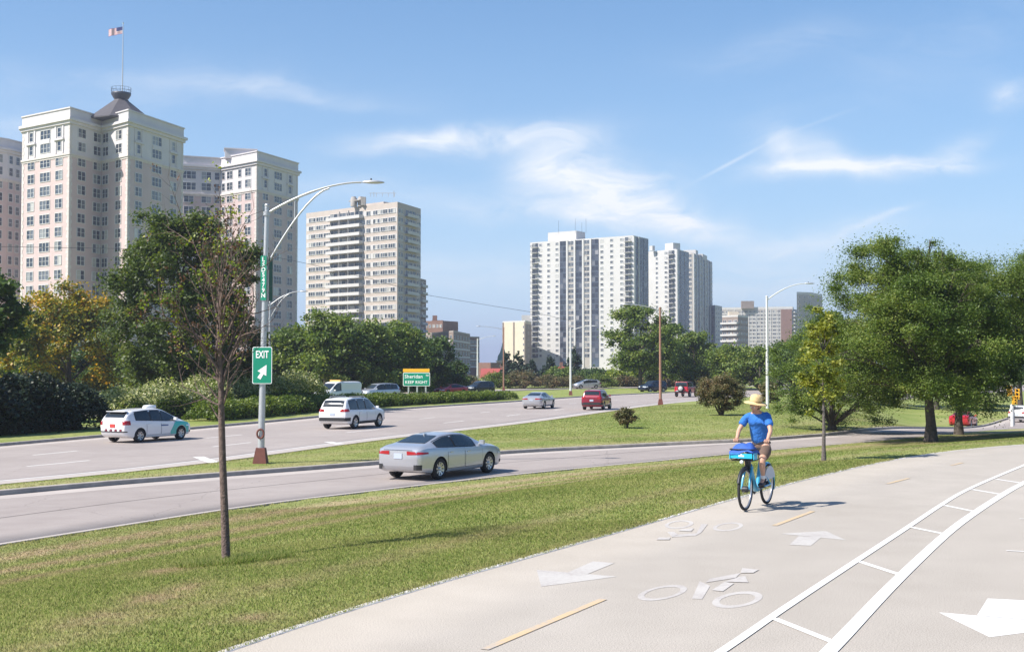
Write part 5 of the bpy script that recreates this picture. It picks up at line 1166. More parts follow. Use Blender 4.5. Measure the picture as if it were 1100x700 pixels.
def make_car(spec, name, label, m, group=None, cat='car', facing='away', plate='plate', detail=True, spokes=5, rimm='rim', roofm=None, rack=False, glass='glass'):
    sp = SPECS[spec]; root = empty(name, (0,0,0), 0, label, cat, group); c = Car(sp['st'], sp['W'], sp['r'], sp['ax'], sm=sp.get('sm', .07)); c.body(m, root)
    bz = lambda x: c.q(x)[1] + .035
    tz = lambda x: c.q(x)[1] + (c.q(x)[2]-c.q(x)[1])*.86 - .015
    for sy in (-1, 1):
        A_, B_ = sp['side'][0][0]-.05, sp['side'][-1][1]+.06
        c.side_patch(A_, B_, lambda x: bz(x)-.022, lambda x: tz(x)+.022, sy, .004, n=30).build('window_surround', M['dark'], root)
        for (a, b) in sp['side']: c.side_patch(a, b, bz, tz, sy, .009).build('side_window', M[glass], root)
        if detail:
            for (a, b) in sp['doors']:
                mb = MB(); lo = lambda x: lowz(c, x)+.14; hi = lambda x: c.q(x)[1]-.005
                c.side_patch(a-.013, b+.013, lambda x: lo(x)-.013, hi, sy, .0025, mi=1, mb=mb); c.side_patch(a, b, lo, hi, sy, .006, mi=0, mb=mb)
                d = mb.build('door', [m, M['seam']], root)
                z = c.q(a+.15)[1] - .13; y = c.side_y(a+.15, z); MB().box((a+.17, sy*(y+.022), z), (.17, .035, .03)).build('handle', m, d)
        # mirrors
        xm = sp['front'][0]+.42 if spec != 'van' else 1.30; z = c.q(xm)[1]+.10; y = c.side_y(xm, z)
        mm = MB(); mm.box((xm, sy*(y+.03), z-.02), (.06, .10, .04)).box((xm, sy*(y+.15), z+.03), (.10, .17, .13)); mm.build('door_mirror', m if spec != 'jeep' else M['dark'], root)
        c.wrap(-1, sp['ty'], sp['tx'], *sp['tz'], sy, taper=.55 if spec == 'sedan' else 0).build('taillight', M['red_lamp'], root)
        c.wrap(1, c.side_y(c.x1-.01, sp['hz'][0])*.55, sp['hx'], *sp['hz'], sy, taper=.4).build('headlight', M['head_lamp'], root)
        for ax in sp['ax']: wheel(root, ax, sy*(sp['W']/2-.115), sp['r'], sy, spokes=spokes, rimm=rimm)
    c.top_patch(*sp['front'], ins=.05, xoff=.012).build('windshield', M[glass if facing == 'away' else 'glass'], root)
    if sp['rear']: c.top_patch(*sp['rear'], ins=.07, xoff=-.028).build('rear_window', M[glass], root)
    # bumpers, grille, plate
    X0, X1 = c.x0, c.x1; mb = MB()
    for sy in (-1, 1): c.wrap(-1, 0, X0+(.42 if sp.get('clad') else .12), c.q(X0)[0]+(-.08 if sp.get('clad') else .0), c.q(X0)[0]+(.12 if sp.get('clad') else .05), sy, off=.008, mb=mb)
    if spec != 'sedan': mb.build('rear_bumper_trim', M['dark'], root)
    mb = MB()
    for sy in (-1, 1): c.wrap(1, 0, X1-.3, c.q(X1)[0]+.01, c.q(X1)[0]+.10, sy, off=.008, mb=mb)
    mb.build('front_bumper_trim', M['dark'], root)
    zc = {'sedan': .76, 'hatch': .80, 'suv': .86, 'small_suv': .80, 'jeep': .70, 'van': .75}[spec]
    MB().box((X0-.012, .0 if spec != 'jeep' else .5, zc), (.015, .31, .16)).build('licence_plate', M[plate], root)
    MB().box((X1+.008, 0, (sp['hz'][0]+sp['hz'][1])/2-.05), (.02, c.side_y(X1-.01, sp['hz'][0])*1.0, .14)).build('grille', M['dark'], root)
    if sp.get('clad'):
        mb = MB()
        for sy in (-1, 1):
            c.side_patch(-sp['ax'][1]+sp['r']+.07, sp['ax'][1]-sp['r']-.07, lambda x: lowz(c, x)+.02, lambda x: lowz(c, x)+.17, sy, .012, mb=mb)
        mb.build('side_cladding', M['dark'], root)
    if sp.get('spare'):
        e = MB(); e.lathe([(.1, X0-.28), (.36, X0-.28), (.40, X0-.22), (.40, X0-.06), (.34, X0-.03)], (0, 0, 1.02), 'x', 28); e.build('spare_tyre', M['tyre'], root)
        MB().lathe([(0, X0-.30), (.27, X0-.295), (.28, X0-.27)], (0, 0, 1.02), 'x', 20).build('spare_cover', mat('spare_cover', (.45,.45,.42), .6), root)
        for sy in (-1, 1):
            for ax in sp['ax']:
                f = MB(); f.tube([(ax + (sp['r']+.09)*math.cos(a), sy*.86, .43 + (sp['r']+.09)*math.sin(a)) for a in np.linspace(.15, math.pi-.15, 9)], .06, 6); f.build('fender_flare', M['dark'], root)
        mb = c.top_patch(-1.95, .52, ins=-.0, off=.012)
        for sy in (-1, 1): c.side_patch(-2.0, .60, lambda x: c.q(x)[1]+.03, lambda x: c.q(x)[2]-.03, sy, .0035, mb=mb, n=24)
        c.top_patch(-2.045, -1.97, ins=.0, xoff=-.012, mb=mb); mb.build('hard_top', M['dark'], root)
        mb = MB(); mb.box((X0-.06, 0, .60), (.14, 1.5, .16)); mb.build('rear_bumper', M['dark'], root)
    if rack:
        for sy in (-1, 1):
            z = c.q(-.6)[2]; MB().tube([(-1.7, sy*.62, z-.03), (-1.6, sy*.62, z+.05), (.1, sy*.62, z+.05), (.25, sy*.62, z-.03)], .018, 6).build('roof_rail', M['galv'], root)
    root['_c'] = 0; del root['_c']; return root, c
def place(root, px, py, heading, D=None):
    P = gD(px, D) if D else gp(px, py); root.location = (P.x, P.y, float(base(P.x, P.y)) + .006 if D is None else float(base(P.x, P.y))+.006); root.rotation_euler = (0, 0, heading)
    # tilt with the road
    f = Vector((math.cos(heading), math.sin(heading))); a = base(P.x+f.x, P.y+f.y); b = base(P.x-f.x, P.y-f.y); root.rotation_euler = (0, -math.atan2(float(a-b), 2), heading)
def heading(P, px, py, rev=False):
    q = gp(px, py); k = int(((P - np.array([q.x, q.y]))**2).sum(1).argmin()); k = max(3, min(k, len(P)-4)); d = P[k+3]-P[k-3]; return math.atan2(d[1], d[0]) + (math.pi if rev else 0)
# silver sedan on the ramp
car, c = make_car('sedan', 'silver_sedan', 'silver four-door sedan with red tail lamps, nearest car, on the ramp beside the verge', M['silver'], spokes=9); place(car, 475.5, 510, heading(RU, 477, 495)+R(6))
for sy in (-1, 1): c.wrap(-1, .60, -2.30, .34, .50, sy, off=.012).build('bumper_vent', M['dark'], car)
mb = MB(); mb.add([(c.x0-.006, -.55, .955), (c.x0-.006, .55, .955), (c.x0-.006, .55, .94), (c.x0-.006, -.55, .94)], [(0,1,2,3)]); mb.build('boot_trim', M['dark'], car)
MB().box((-1.0, 0, 1.37), (.14, .04, .06)).build('roof_antenna', M['silver'], car)
h_c = MB(); h_c.lathe([(0,0),(.09,.02),(.10,.12),(.07,.22),(0,.25)], n=12); 
car, c = make_car('suv', 'white_suv', 'white sport utility vehicle with dark lower trim in the near lane of the main road', M['white_car'], cat='sport utility', spokes=6, rack=True); place(car, 379.5, 459, heading(MN, 379, 470)+R(0))
mb = MB(); c.top_patch(-1.0, .2, ins=.18, mb=mb); mb.build('sunroof', M['glass'], car)
car, c = make_car('hatch', 'white_hatchback', 'white hatchback with teal front wings and a white pod on its roof', M['white_car'], cat='hatchback', spokes=7, plate='plate_red') if M.setdefault('plate_red', mat('red_plate', (.55,.06,.05), .5)) else None
place(car, 158.5, 473, heading(MF, 158, 466)+R(-9))
for sy in (-1, 1):
    mb = MB(); c.side_patch(1.0, 2.1, lambda x: lowz(c, x)+.12, lambda x: c.q(x)[1]+.03, sy, .012, mb=mb, skew=0); 
    # slanted leading edge of the coloured wing, keeps clear of the wheel
    k = (c.ax[1], c.r+.07); mb2 = MB()
    for (xa, xb, la, ha) in [(.62, 1.02, None, None)]:
        c.side_patch(xa, xb, lambda x: max(lowz(c, x)+.10, .0), lambda x: lowz(c, x)+.12 + max(0, (x-.52))*1.35, sy, .0125, mb=mb2)
    arch = lambda x: max(lowz(c, x)+.12, (c.r + math.sqrt(max(0, k[1]**2-(x-k[0])**2))) if abs(x-k[0]) < k[1] else 0)
    mb3 = MB(); c.side_patch(1.0, 1.95, arch, lambda x: c.q(x)[1]+.0, sy, .0125, mb=mb3, n=26)
    mb3.v += []; b0 = len(mb3.v); mb3.v += mb2.v; mb3.f += [[i+b0 for i in f] for f in mb2.f]; mb3.m += mb2.m; mb3.sm += mb2.sm
    mb3.build('teal_wing_panel', M['teal'], car)
    lg = MB(); c.side_patch(-.05, .45, lambda x: .72, lambda x: .78, sy, .014, mb=lg, n=5); lg.build('door_lettering', mat('blue_lettering', (.05,.10,.25), .5), car)
t = MB(); t.lathe([(.30,0),(.32,.04),(.28,.13),(.0,.16)], (0,0,0), n=16); o = t.build('roof_pod', M['white_car'], car); o.location = (.1, 0, 1.56); o.scale = (1.25, .8, 1)
mb = MB()
for i in range(8): mb.box((-2.318, -.52+.15*i, .60), (.012, .10, .10), mi=i % 2)
mb.build('bumper_stripes', [mat('stripe_maroon', (.20,.03,.05), .5), M['sign_white']], car)
MB().box((-2.02, 0, 1.46), (.22, 1.15, .03)).build('rear_spoiler', M['white_car'], car)
car, c = make_car('sedan', 'silver_sedan', 'small-looking silver sedan farther off on the main road past the clipped hedge', M['silver'], spokes=9); place(car, 579, 438.3, heading(MN, 579, 450)+R(2))
car, c = make_car('small_suv', 'red_suv', 'dark red small sport utility with a white plate in the middle of the main road', M['red_car'], cat='sport utility', spokes=5); place(car, 641.5, 439.5, heading(MN, 641, 443)+R(2))
car, c = make_car('jeep', 'red_jeep', 'red boxy off-roader with black top and spare wheel on its back', M['red2'], cat='off-roader'); place(car, 737, 426.0, heading(MN, 737, 431)-R(0))
opp = 'cars on the opposite carriageway'
car, c = make_car('small_suv', 'dark_blue_suv', 'dark blue sport utility beside the brown lamp post, far off', M['blue_dark'], cat='sport utility', facing='to'); place(car, 701, 420.5, heading(MF, 700, 422)+math.pi-R(20))
car, c = make_car('van', 'white_van', 'white cargo van with an amber light bar on its roof behind the hedge', M['white_car'], cat='van', facing='to'); place(car, 362, 0, heading(ON, 361, 431)+math.pi+R(-22), D=124)
mb = MB(); mb.box((.1, 0, 2.2), (.3, 1.5, .14)); mb.build('light_bar', mat('amber_light_bar', (.75,.45,.15), .3), car)
mb = MB(); mb.tube([(.1, -.5, 2.1), (.1, -.5, 2.16)], .03, 6).tube([(.1, .5, 2.1), (.1, .5, 2.16)], .03, 6); mb.build('bar_bracket', M['dark'], car)
car, c = make_car('suv', 'silver_suv', 'silver sport utility facing the camera between the white van and the guide sign', M['silver'], cat='sport utility', facing='to'); place(car, 407, 0, heading(ON, 420, 427.5)+math.pi+R(-24), D=136)
car, c = make_car('sedan', 'red_sedan', 'red sedan facing the camera above the hedge, right of the guide sign', M['red2'], facing='to'); place(car, 484.5, 0, heading(ON, 484, 423)+math.pi+R(-24), D=158)
car, c = make_car('small_suv', 'dark_car', 'nearly black car facing the camera right of the red sedan', M['black_blue'], facing='to'); place(car, 515, 0, heading(ON, 515, 422)+math.pi+R(-28), D=166)
car, c = make_car('hatch', 'silver_hatchback', 'pale silver car facing the camera just above the red sport utility', M['silver'], cat='hatchback', facing='to'); place(car, 630, 0, heading(ON, 630, 418)+math.pi+R(-30), D=204)
car, c = make_car('suv', 'white_suv', 'white sport utility far off above the cyclist hat', M['white_car'], cat='sport utility', facing='to'); place(car, 820, 0, math.pi+R(20), D=222)
car.location.z += 1.0
car, c = make_car('hatch', 'white_hatchback', 'white hatchback mostly hidden behind the evergreen hedge at the left edge', M['white_car'], cat='hatchback', facing='to'); place(car, -6, 0, heading(ON, 20, 452)+R(180), D=88)
car.location.z += .75
car, c = make_car('sedan', 'red_sedan', 'red sedan on the ramp behind the locust trunks', M['red2'], spokes=5)
place(car, 1034, 0, math.atan2(.86, .50), D=110); 
car, c = make_car('small_suv', 'white_car', 'white car at the right edge beyond the yellow signal', M['white_car']); place(car, 1099, 0, math.atan2(.75, .66), D=124)
# ------------------------------------------------------------------ lamps, signs, wire
def text_mesh(txt, size, m, parent, name='lettering', loc=(0,0,0), depth=.004, sx=1.0, bold=0.012, spacing=1.0):
    """upright lettering facing -y"""
    cu_ = bpy.data.curves.new(name, 'FONT'); cu_.body = txt; cu_.size = size; cu_.align_x = 'CENTER'; cu_.align_y = 'CENTER'; cu_.extrude = depth; cu_.offset = bold*size; cu_.resolution_u = 3; cu_.space_character = spacing
    o = bpy.data.objects.new(name, cu_); C.objects.link(o); dg = bpy.context.evaluated_depsgraph_get(); me = bpy.data.meshes.new_from_object(o.evaluated_get(dg)); bpy.data.objects.remove(o)
    me.transform(Matrix.Rotation(math.pi/2, 4, 'X') @ Matrix.Scale(sx, 4, (1,0,0))); me.materials.clear(); me.materials.append(m)
    q = put(name, me, parent); q.location = loc; return q
def rpoly(w_, h, r, n=5):
    P = []
    for cx, cy, a0 in ((w_/2-r, h/2-r, 0), (-w_/2+r, h/2-r, 90), (-w_/2+r, -h/2+r, 180), (w_/2-r, -h/2+r, 270)):
        for k in range(n+1): a = R(a0 + 90*k/n); P.append((cx + r*math.cos(a), cy + r*math.sin(a)))
    return P
def panel(w_, h, r, y0, y1):
    P = rpoly(w_, h, r); n = len(P); b = MB(); b.add([(x, y0, z) for x, z in P] + [(x, y1, z) for x, z in P], [tuple(range(n)), tuple(range(n, 2*n))[::-1]] + [(i, n+i, n+(i+1)%n, (i+1)%n) for i in range(n)]); return b
def lamp(label, P, h_pole, h_arm, reach, side, polem, double=False, basem=None, face=0.0, group='street lamps along the roads', name='street_lamp', r0=.11, r1=.07, ins=3.0, rise=None, armm=None):
    """pole at P; arm of given reach towards +x (side 1) or -x; heights above the foot"""
    root = empty(name, tuple(P), face, label, 'street lamp', group)
    MB().tube([(0,0,.0), (0,0,h_pole*.5), (0,0,h_pole)], [r0, (r0+r1)/2, r1], 12).lathe([(r1,h_pole),(r1*1.2,h_pole+.02),(r1*1.1,h_pole+.08),(0,h_pole+.12)], n=12).build('pole', M[polem], root)
    def curve(z0, z1, L_, n=14, p=1.8): return [(side*L_*t, 0, z0 + (z1-z0)*(1-(1-t)**p)) for t in [i/(n-1) for i in range(n)]]
    zt = h_pole - .25; a = MB()
    a.tube(curve(zt, h_arm, reach), [.045]*7 + [.035]*7, 8)
    if double:
        L2_ = reach*.66; n = 12; tgt = curve(zt, h_arm, reach); zz_ = np.interp(L2_, [abs(p[0]) for p in tgt], [p[2] for p in tgt]); zb = h_pole - double
        a.tube([(side*L2_*t, 0, zb + (zz_-.06-zb)*(1-(1-t)**1.5)) for t in [i/(n-1) for i in range(n)]], .035, 8)
        for t in (.45,): x = L2_*t; a.tube([(side*x, 0, zb + (zz_-.06-zb)*(1-(1-t)**1.5)), (side*x, 0, np.interp(x, [abs(p[0]) for p in tgt], [p[2] for p in tgt]))], .022, 6)
        for z in (zt, zb): a.lathe([(r1+.05, z-.07), (r1+.05, z+.07)], n=12)
    a.build('arm', M[armm or polem], root)
    hd = MB(); x = side*(reach+.02); L_ = .78; hd.v = []
    prof = [(0, .05, .04), (.12, .09, .06), (.3, .16, .085), (.55, .17, .08), (.72, .10, .05), (.80, .02, .02)]
    for (dx, hw, hh) in prof:
        for k in range(12): q = 2*math.pi*k/12; hd.v.append((x + side*dx, hw*math.cos(q), h_arm + hh*math.sin(q)*(1 if math.sin(q) > 0 else .55)))
    for i in range(5):
        for k in range(12): hd.f.append([i*12+k, i*12+(k+1)%12, (i+1)*12+(k+1)%12, (i+1)*12+k]); hd.m.append(0); hd.sm.append(True)
    hd.f += [list(range(12)), list(range(60, 72))[::-1]]; hd.m += [0, 0]; hd.sm += [False, False]
    o = hd.build('lamp_head', M['galv'], root, fixn=True); MB().lathe([(.03,h_arm+.07),(.03,h_arm+.14),(0,h_arm+.15)], (x+side*.32,0,0), n=8).build('photocell', M['dark'], o)
    if basem:
        b = MB(); s_ = .17; b.add([(-s_*1.5,-s_*1.5,-.1),(s_*1.5,-s_*1.5,-.1),(s_*1.5,s_*1.5,-.1),(-s_*1.5,s_*1.5,-.1),(-s_*.9,-s_*.9,.55),(s_*.9,-s_*.9,.55),(s_*.9,s_*.9,.55),(-s_*.9,s_*.9,.55)], [(0,3,2,1),(4,5,6,7),(0,1,5,4),(1,2,6,5),(2,3,7,6),(3,0,4,7)]); b.build('base_skirt', M[basem], root)
    return root
def lamp_px(label, pxb, pyb, pyt, pyarm, pxend, D=None, **kw):
    P = gp(pxb, pyb) if D is None else gD(pxb, D); D = P.y; h1 = atD(pxb, pyt, D).z - P.z; h2 = atD(pxb, pyarm, D).z - P.z; reach = abs(pxend-pxb)/F*D; return lamp(label, P, h1, h2, reach-.6, 1 if pxend > pxb else -1, **kw), P
# main lamp with the exit sign
P = gp(280, 497.5); D = P.y; z0 = P.z
hp = atD(286, 222, D).z - z0; ha = atD(286, 194, D).z - z0; 
main_lamp = lamp('tall galvanised street lamp with a double curved arm carrying the exit sign', P, hp, ha, 118/F*D-.55, 1, 'galv', double=1.15*1.9, basem='rust', r0=.125, r1=.075, group=None)
tilt_ = math.atan2((286-280)/F*D, hp); main_lamp.rotation_euler = (0, tilt_*.8, 0)
rr = MB(); 
for z in (1.05,): rr.tube([(.0+.12*math.cos(a), -.16, z+.16*math.sin(a)) for a in np.linspace(0, 2*math.pi, 17)], .035, 6, cap=False)
rr.build('ring_badge', M['rust'], main_lamp)
zs = [atD(280, y, D).z for y in (412, 372.5)]; es = empty('exit_sign', (P.x + (280.5-280)/F*D + .045, P.y-.16, sum(zs)/2), R(-6), 'green exit sign with a white arrow bolted to the tall lamp post', 'road sign'); hh = zs[1]-zs[0]; ww = 21.5/F*D
panel(ww, hh, .06, -.001, .012).build('border', M['sign_white'], es); panel(ww-.045, hh-.045, .05, -.005, -.0015).build('panel', M['sign_green'], es)
text_mesh('EXIT', .36, M['sign_white'], es, loc=(0, -.010, hh*.285), sx=.64, bold=.02)
ar = [(-.17,-.26),(-.05,-.09),(-.165,-.03),(.165,.19),(.155,-.20),(.055,-.145),(-.055,-.33)]; ar = [(x*1.0, z*1.0-.17) for x, z in ar]
n = len(ar); MB().add([(x, -.012, z) for x, z in ar] + [(x, -.006, z) for x, z in ar], [tuple(range(n))[::-1], tuple(range(n, 2*n))] + [(i, (i+1)%n, n+(i+1)%n, n+i) for i in range(n)]).build('arrow', M['sign_white'], es, fixn=True)
MB().box((0, .05, hh*.3), (.5, .06, .04)).box((0, .05, -hh*.3), (.5, .06, .04)).build('bracket', M['galv'], es)
# number blades
zs = [atD(280, y, D).z for y in (322.5, 275)]; hh = zs[1]-zs[0]; bx = P.x + 4.6/F*D
for k, (dx, rz, lab, cat_) in enumerate([(-.075, R(-12), 'narrow green marker plate reading LSD5479N down its length on the lamp post', 1), (.16, R(68), 'narrow dark green marker plate seen edge-on behind the lettered one', 0)]):
    e = empty('marker_plate', (bx + dx, P.y - (.12 if k == 0 else -.02), sum(zs)/2 - (.03 if k else 0)), rz, lab, 'road sign'); w2 = .22
    panel(w2, hh, .02, -.002, .008).build('panel', M['sign_green'] if k == 0 else mat('dark_green_back', (.01,.07,.045), .5), e)
    if k == 0:
        for i, ch in enumerate('LSD5479N'): text_mesh(ch, hh/7.2, M['sign_white'], e, 'letter', loc=(0, -.006, hh/2 - hh/8.6*(i+.72)), bold=.02, sx=1.0)
    MB().box((0, .045, hh*.3), (.05, .08, .03)).box((0, .045, -hh*.3), (.05, .08, .03)).build('bracket', M['galv'], e)
# the other lamps
lamp_px('grey street lamp behind the hedge just right of the exit sign post', 289.5, 0, 325, 313, 328, D=112, polem='galv', double=1.5, r0=.12)
lamp_px('brown street lamp post on the lawn edge with its pale arm reaching left', 709.5, 434.5, 331, 327, 671, polem='rust_light', armm='galv', basem='rust', r0=.14, r1=.09)
lamp_px('white street lamp on the far strip above the red sport utility', 613, 424.5, 353, 350, 641, polem='pole_white', basem='rust', r0=.15, r1=.11)
lamp_px('tall pale street lamp rising beside the cyclist hat with an arm reaching right', 824.5, 438.5, 319, 304.5, 873, polem='pole_white', r0=.13, r1=.08)
lamp_px('thin brown street lamp before the cream block with an arm reaching left', 541, 0, 352, 350.5, 513, D=186, polem='rust_light', armm='galv', basem='rust', r0=.13, r1=.1)
lamp_px('slender white street lamp at the edge of the banded brick block', 513, 0, 364, 361, 532, D=262, polem='pole_white', r0=.2, r1=.14)
lamp_px('short lamp with a curved neck above the red sedan facing the camera', 457.5, 0, 396, 391.3, 436, D=168, polem='pole_white', r0=.11, r1=.09)
for px, yt, D_, lab in ((678, 398, 236, 'pale thin post under the big maple'), (739.5, 396, 232, 'pale thin post behind the red off-roader')):
    P_ = gD(px, D_); h = atD(px, yt, D_).z - P_.z; e = empty('post', tuple(P_), 0, lab, 'post'); MB().tube([(0,0,0), (0,0,h)], .11, 8).build('shaft', M['pole_white'], e); MB().box((0, -.12, h-.5), (.7, .04, .9)).build('plate', M['tan'], e)
# guide sign
P = gD(447.5, 128); z = [atD(447, y, 128).z for y in (414.5, 400, 396)]; gs = empty('guide_sign', tuple(P), R(-8), 'green guide sign reading Sheridan Rd KEEP RIGHT with a yellow top strip', 'road sign')
wg = 29.5/F*128; za, zb2, zc2 = [q - P.z for q in z]
for x in (-.88, .05, .98): MB().box((x, .1, (za+.3)/2 - .1), (.15, .12, za+.5)).build('post', M['galv'], gs)
o = panel(wg, zb2-za, .12, -.02, .03).build('border', M['sign_white'], gs); o.location = (0, 0, (za+zb2)/2); o = panel(wg-.11, zb2-za-.11, .09, -.03, -.021).build('green_panel', M['sign_green'], gs); o.location = (0, 0, (za+zb2)/2)
o = panel(wg*.985, zc2-zb2-.03, .05, -.02, .03).build('yellow_panel', M['sign_yellow'], gs); o.location = (-.03, 0, (zb2+zc2)/2+.03)
text_mesh('Sheridan', .52, M['sign_white'], gs, loc=(-.30, -.04, za + (zb2-za)*.70), bold=.012, sx=1.0, spacing=1.08); text_mesh('RD', .24, M['sign_white'], gs, loc=(1.18, -.04, za + (zb2-za)*.79), bold=.012)
text_mesh('KEEP RIGHT', .42, M['sign_white'], gs, loc=(-.02, -.04, za + (zb2-za)*.28), bold=.014, spacing=1.08)
# yellow signal beside the ramp
P = gD(1088, 112); q = lambda y: atD(1088, y, 112).z - P.z; ts = empty('traffic_signal', tuple(P), 0, 'yellow signal heads clustered on a white post at the right edge', 'signal')
MB().tube([(-.15,0,0), (-.15,0,q(434))], .16, 10).build('post', M['pole_white'], ts)
for (x, yc, s_, rz) in ((-.42, 419.5, 1.0, .5), (.30, 423, 1.0, -.4), (.05, 429.5, .8, 0)):
    h_ = .95*s_; hd = empty('signal_head', (x, -.1, q(yc)), rz); hd.parent = ts
    MB().box((0, 0, 0), (.42, .26, h_)).build('housing', M['sign_yellow'], hd)
    for k in range(3):
        z_ = h_/2 - h_/6 - k*h_/3; l = MB(); l.lathe([(0, -.135), (.11*s_, -.135)], (0,0,z_), 'y', 14); l.build('lens', M['dark'], hd)
        v = MB(); v.tube([(.13*s_*math.cos(a), -.22, z_+.13*s_*math.sin(a)) for a in np.linspace(0, math.pi, 8)], .03, 5); v.build('visor', M['sign_yellow'], hd)
P = gp(1090, 456.5); e = empty('thin_post', tuple(P), 0, 'short thin dark post on the grass below the yellow signal', 'post'); h = atD(1090, 436, P.y).z-P.z; MB().tube([(0,0,0),(0,0,h)], .035, 8).build('shaft', M['rail'], e); MB().box((0,-.04,h-.15), (.2,.02,.3)).build('plate', M['rail'], e)
# overhead wire
a, b = atD(-60, 262, 105), atD(613, 351, 157); wr = MB(); pts = []
tg = [(-60, 264), (100, 266.5), (230, 269), (270, 271), (330, 283), (400, 300), (460, 317), (520, 327), (570, 335), (613, 344)]
for px, py in tg: pts.append(atD(px, py, 112 + (px+60)/673*45))
wr.tube(pts, .022, 5); wr.build('overhead_wire', M['rail'], None, 'thin sagging overhead wire crossing before the towers', 'wire')

# ------------------------------------------------------------------ bicycle and rider
A, B = pz(801, 548.3), pz(823.5, 541.3); ctr = (A+B)/2; hd = math.atan2((A-B).y, (A-B).x); WBL = 1.08
bike = empty('bicycle', (ctr.x, ctr.y, .003), hd, 'light blue share bicycle with a front basket ridden along the path', 'bicycle')
M['bike_blue'] = mat('light_blue_bike_paint', (.05, .34, .55), .3, coat=.6); M['bike_dark'] = mat('dark_bike_parts', (.02, .022, .028), .5)
M['cyan'] = mat('cyan_panel', (.02, .40, .60), .4); M['spoke'] = mat('spokes', (.5,.5,.52), .3, metal=.8)
WR = .335; FX, RX = WBL/2, -WBL/2
def bwheel(x):
    e = empty('wheel', (x, 0, WR), 0); e.parent = bike; n = 40
    t = MB(); 
    for (rm, rt, nn) in ((WR-.024, .024, 8),):
        vs = []; 
        for i in range(n):
            a = 2*math.pi*i/n
            for k in range(nn): b_ = 2*math.pi*k/nn; rr_ = rm + rt*math.cos(b_); vs.append((rr_*math.cos(a), rt*math.sin(b_), rr_*math.sin(a)))
        t.add(vs, [(i*nn+k, i*nn+(k+1)%nn, ((i+1)%n)*nn+(k+1)%nn, ((i+1)%n)*nn+k) for i in range(n) for k in range(nn)], 0, True)
    t.build('tyre', M['tyre'], e); q = MB(); q.lathe([(WR-.05,-.012),(WR-.035,-.014),(WR-.035,.014),(WR-.05,.012),(WR-.05,-.012)], axis='y', n=40, cap=False); q.build('rim', M['spoke'], e)
    s_ = MB()
    for k in range(20): a = 2*math.pi*k/20; a2 = a + (.35 if k % 2 else -.35); s_.tube([(.03*math.cos(a2), (-.025 if k % 4 < 2 else .025), .03*math.sin(a2)), ((WR-.05)*math.cos(a), 0, (WR-.05)*math.sin(a))], .0010, 3, cap=False)
    s_.build('spokes', M['spoke'], e); MB().lathe([(.045,-.05),(.05,-.02),(.05,.02),(.045,.05)], axis='y', n=14).build('hub', M['bike_dark'], e)
bwheel(FX); bwheel(RX)
hx, hz = FX-.20, .86                                   # head tube top
BBx, BBz = -.06, .29
fr_ = MB(); fr_.tube([(hx-.005, 0, .70), (.16, 0, .42), (.05, 0, .30), (BBx, 0, BBz)], [.045,.05,.048,.045], 12)       # thick swooping main tube
fr_.tube([(hx+.02, 0, .62), (hx-.03, 0, .90)], .03, 12)
fr_.tube([(BBx, 0, BBz), (-.20, 0, .72)], [.04,.028], 12)
for sy in (-1, 1):
    fr_.tube([(BBx, sy*.03, BBz), (RX, sy*.065, WR)], [.022,.014], 8); fr_.tube([(-.185, sy*.02, .62), (RX, sy*.065, WR)], [.018,.013], 8)
fr_.build('frame', M['bike_blue'], bike)
fk = MB()
for sy in (-1, 1): fk.tube([(hx+.025, sy*.05, .66), (FX-.06, sy*.06, .48), (FX, sy*.062, WR)], [.022,.02,.014], 8)
fk.box((hx+.02, 0, .665), (.07, .13, .04)); fk.build('fork', M['bike_blue'], bike)
MB().tube([(-.20, 0, .70), (-.245, 0, .86)], .015, 10).build('seat_post', M['chrome'], bike)
sd_ = MB(); vs = []
for x, w_, z in ((-.40,.075,.905), (-.36,.09,.915), (-.28,.08,.91), (-.20,.04,.905), (-.12,.022,.90)):
    for y, dz in ((-w_,-.03),(-w_*.7,0),(0,.006),(w_*.7,0),(w_,-.03)): vs.append((x, y, z+dz))
sd_.add(vs, [(i*5+k, (i+1)*5+k, (i+1)*5+k+1, i*5+k+1) for i in range(4) for k in range(4)], 0, True); sd_.add([(x, y, z-.035) for x, y, z in vs], [(i*5+k, i*5+k+1, (i+1)*5+k+1, (i+1)*5+k) for i in range(4) for k in range(4)]); sd_.build('saddle', M['bike_dark'], bike)
hb = MB(); hb.tube([(hx-.03, 0, .88), (hx-.05, 0, 1.02)], .014, 8); hbx, hbz = hx-.10, 1.06
hb.tube([(hbx-.07, -.29, hbz), (hbx-.01, -.20, hbz+.005), (hx-.05, -.06, 1.02), (hx-.05, .06, 1.02), (hbx-.01, .20, hbz+.005), (hbx-.07, .29, hbz)], .013, 8); hb.build('handlebar', M['bike_dark'], bike)
for sy in (-1, 1): MB().tube([(hbx-.075, sy*.295, hbz), (hbx-.02, sy*.215, hbz+.004)], .018, 10).build('grip', M['bike_dark'], bike)
for nm, x, a0, a1 in (('front_fender', FX, 20, 165), ('rear_fender', RX, 15, 200)):
    f_ = MB(); n = 14; vs = []
    for i in range(n+1):
        a = R(a0 + (a1-a0)*i/n); rr_ = WR + .022
        for y, d in ((-.032,-.02),(-.02,0),(0,.006),(.02,0),(.032,-.02)): vs.append((x + (rr_+d)*math.cos(a), y, WR + (rr_+d)*math.sin(a)))
    f_.add(vs, [(i*5+k, (i+1)*5+k, (i+1)*5+k+1, i*5+k+1) for i in range(n) for k in range(4)], 0, True); f_.build(nm, M['bike_dark'] if x > 0 else M['bike_blue'], bike)
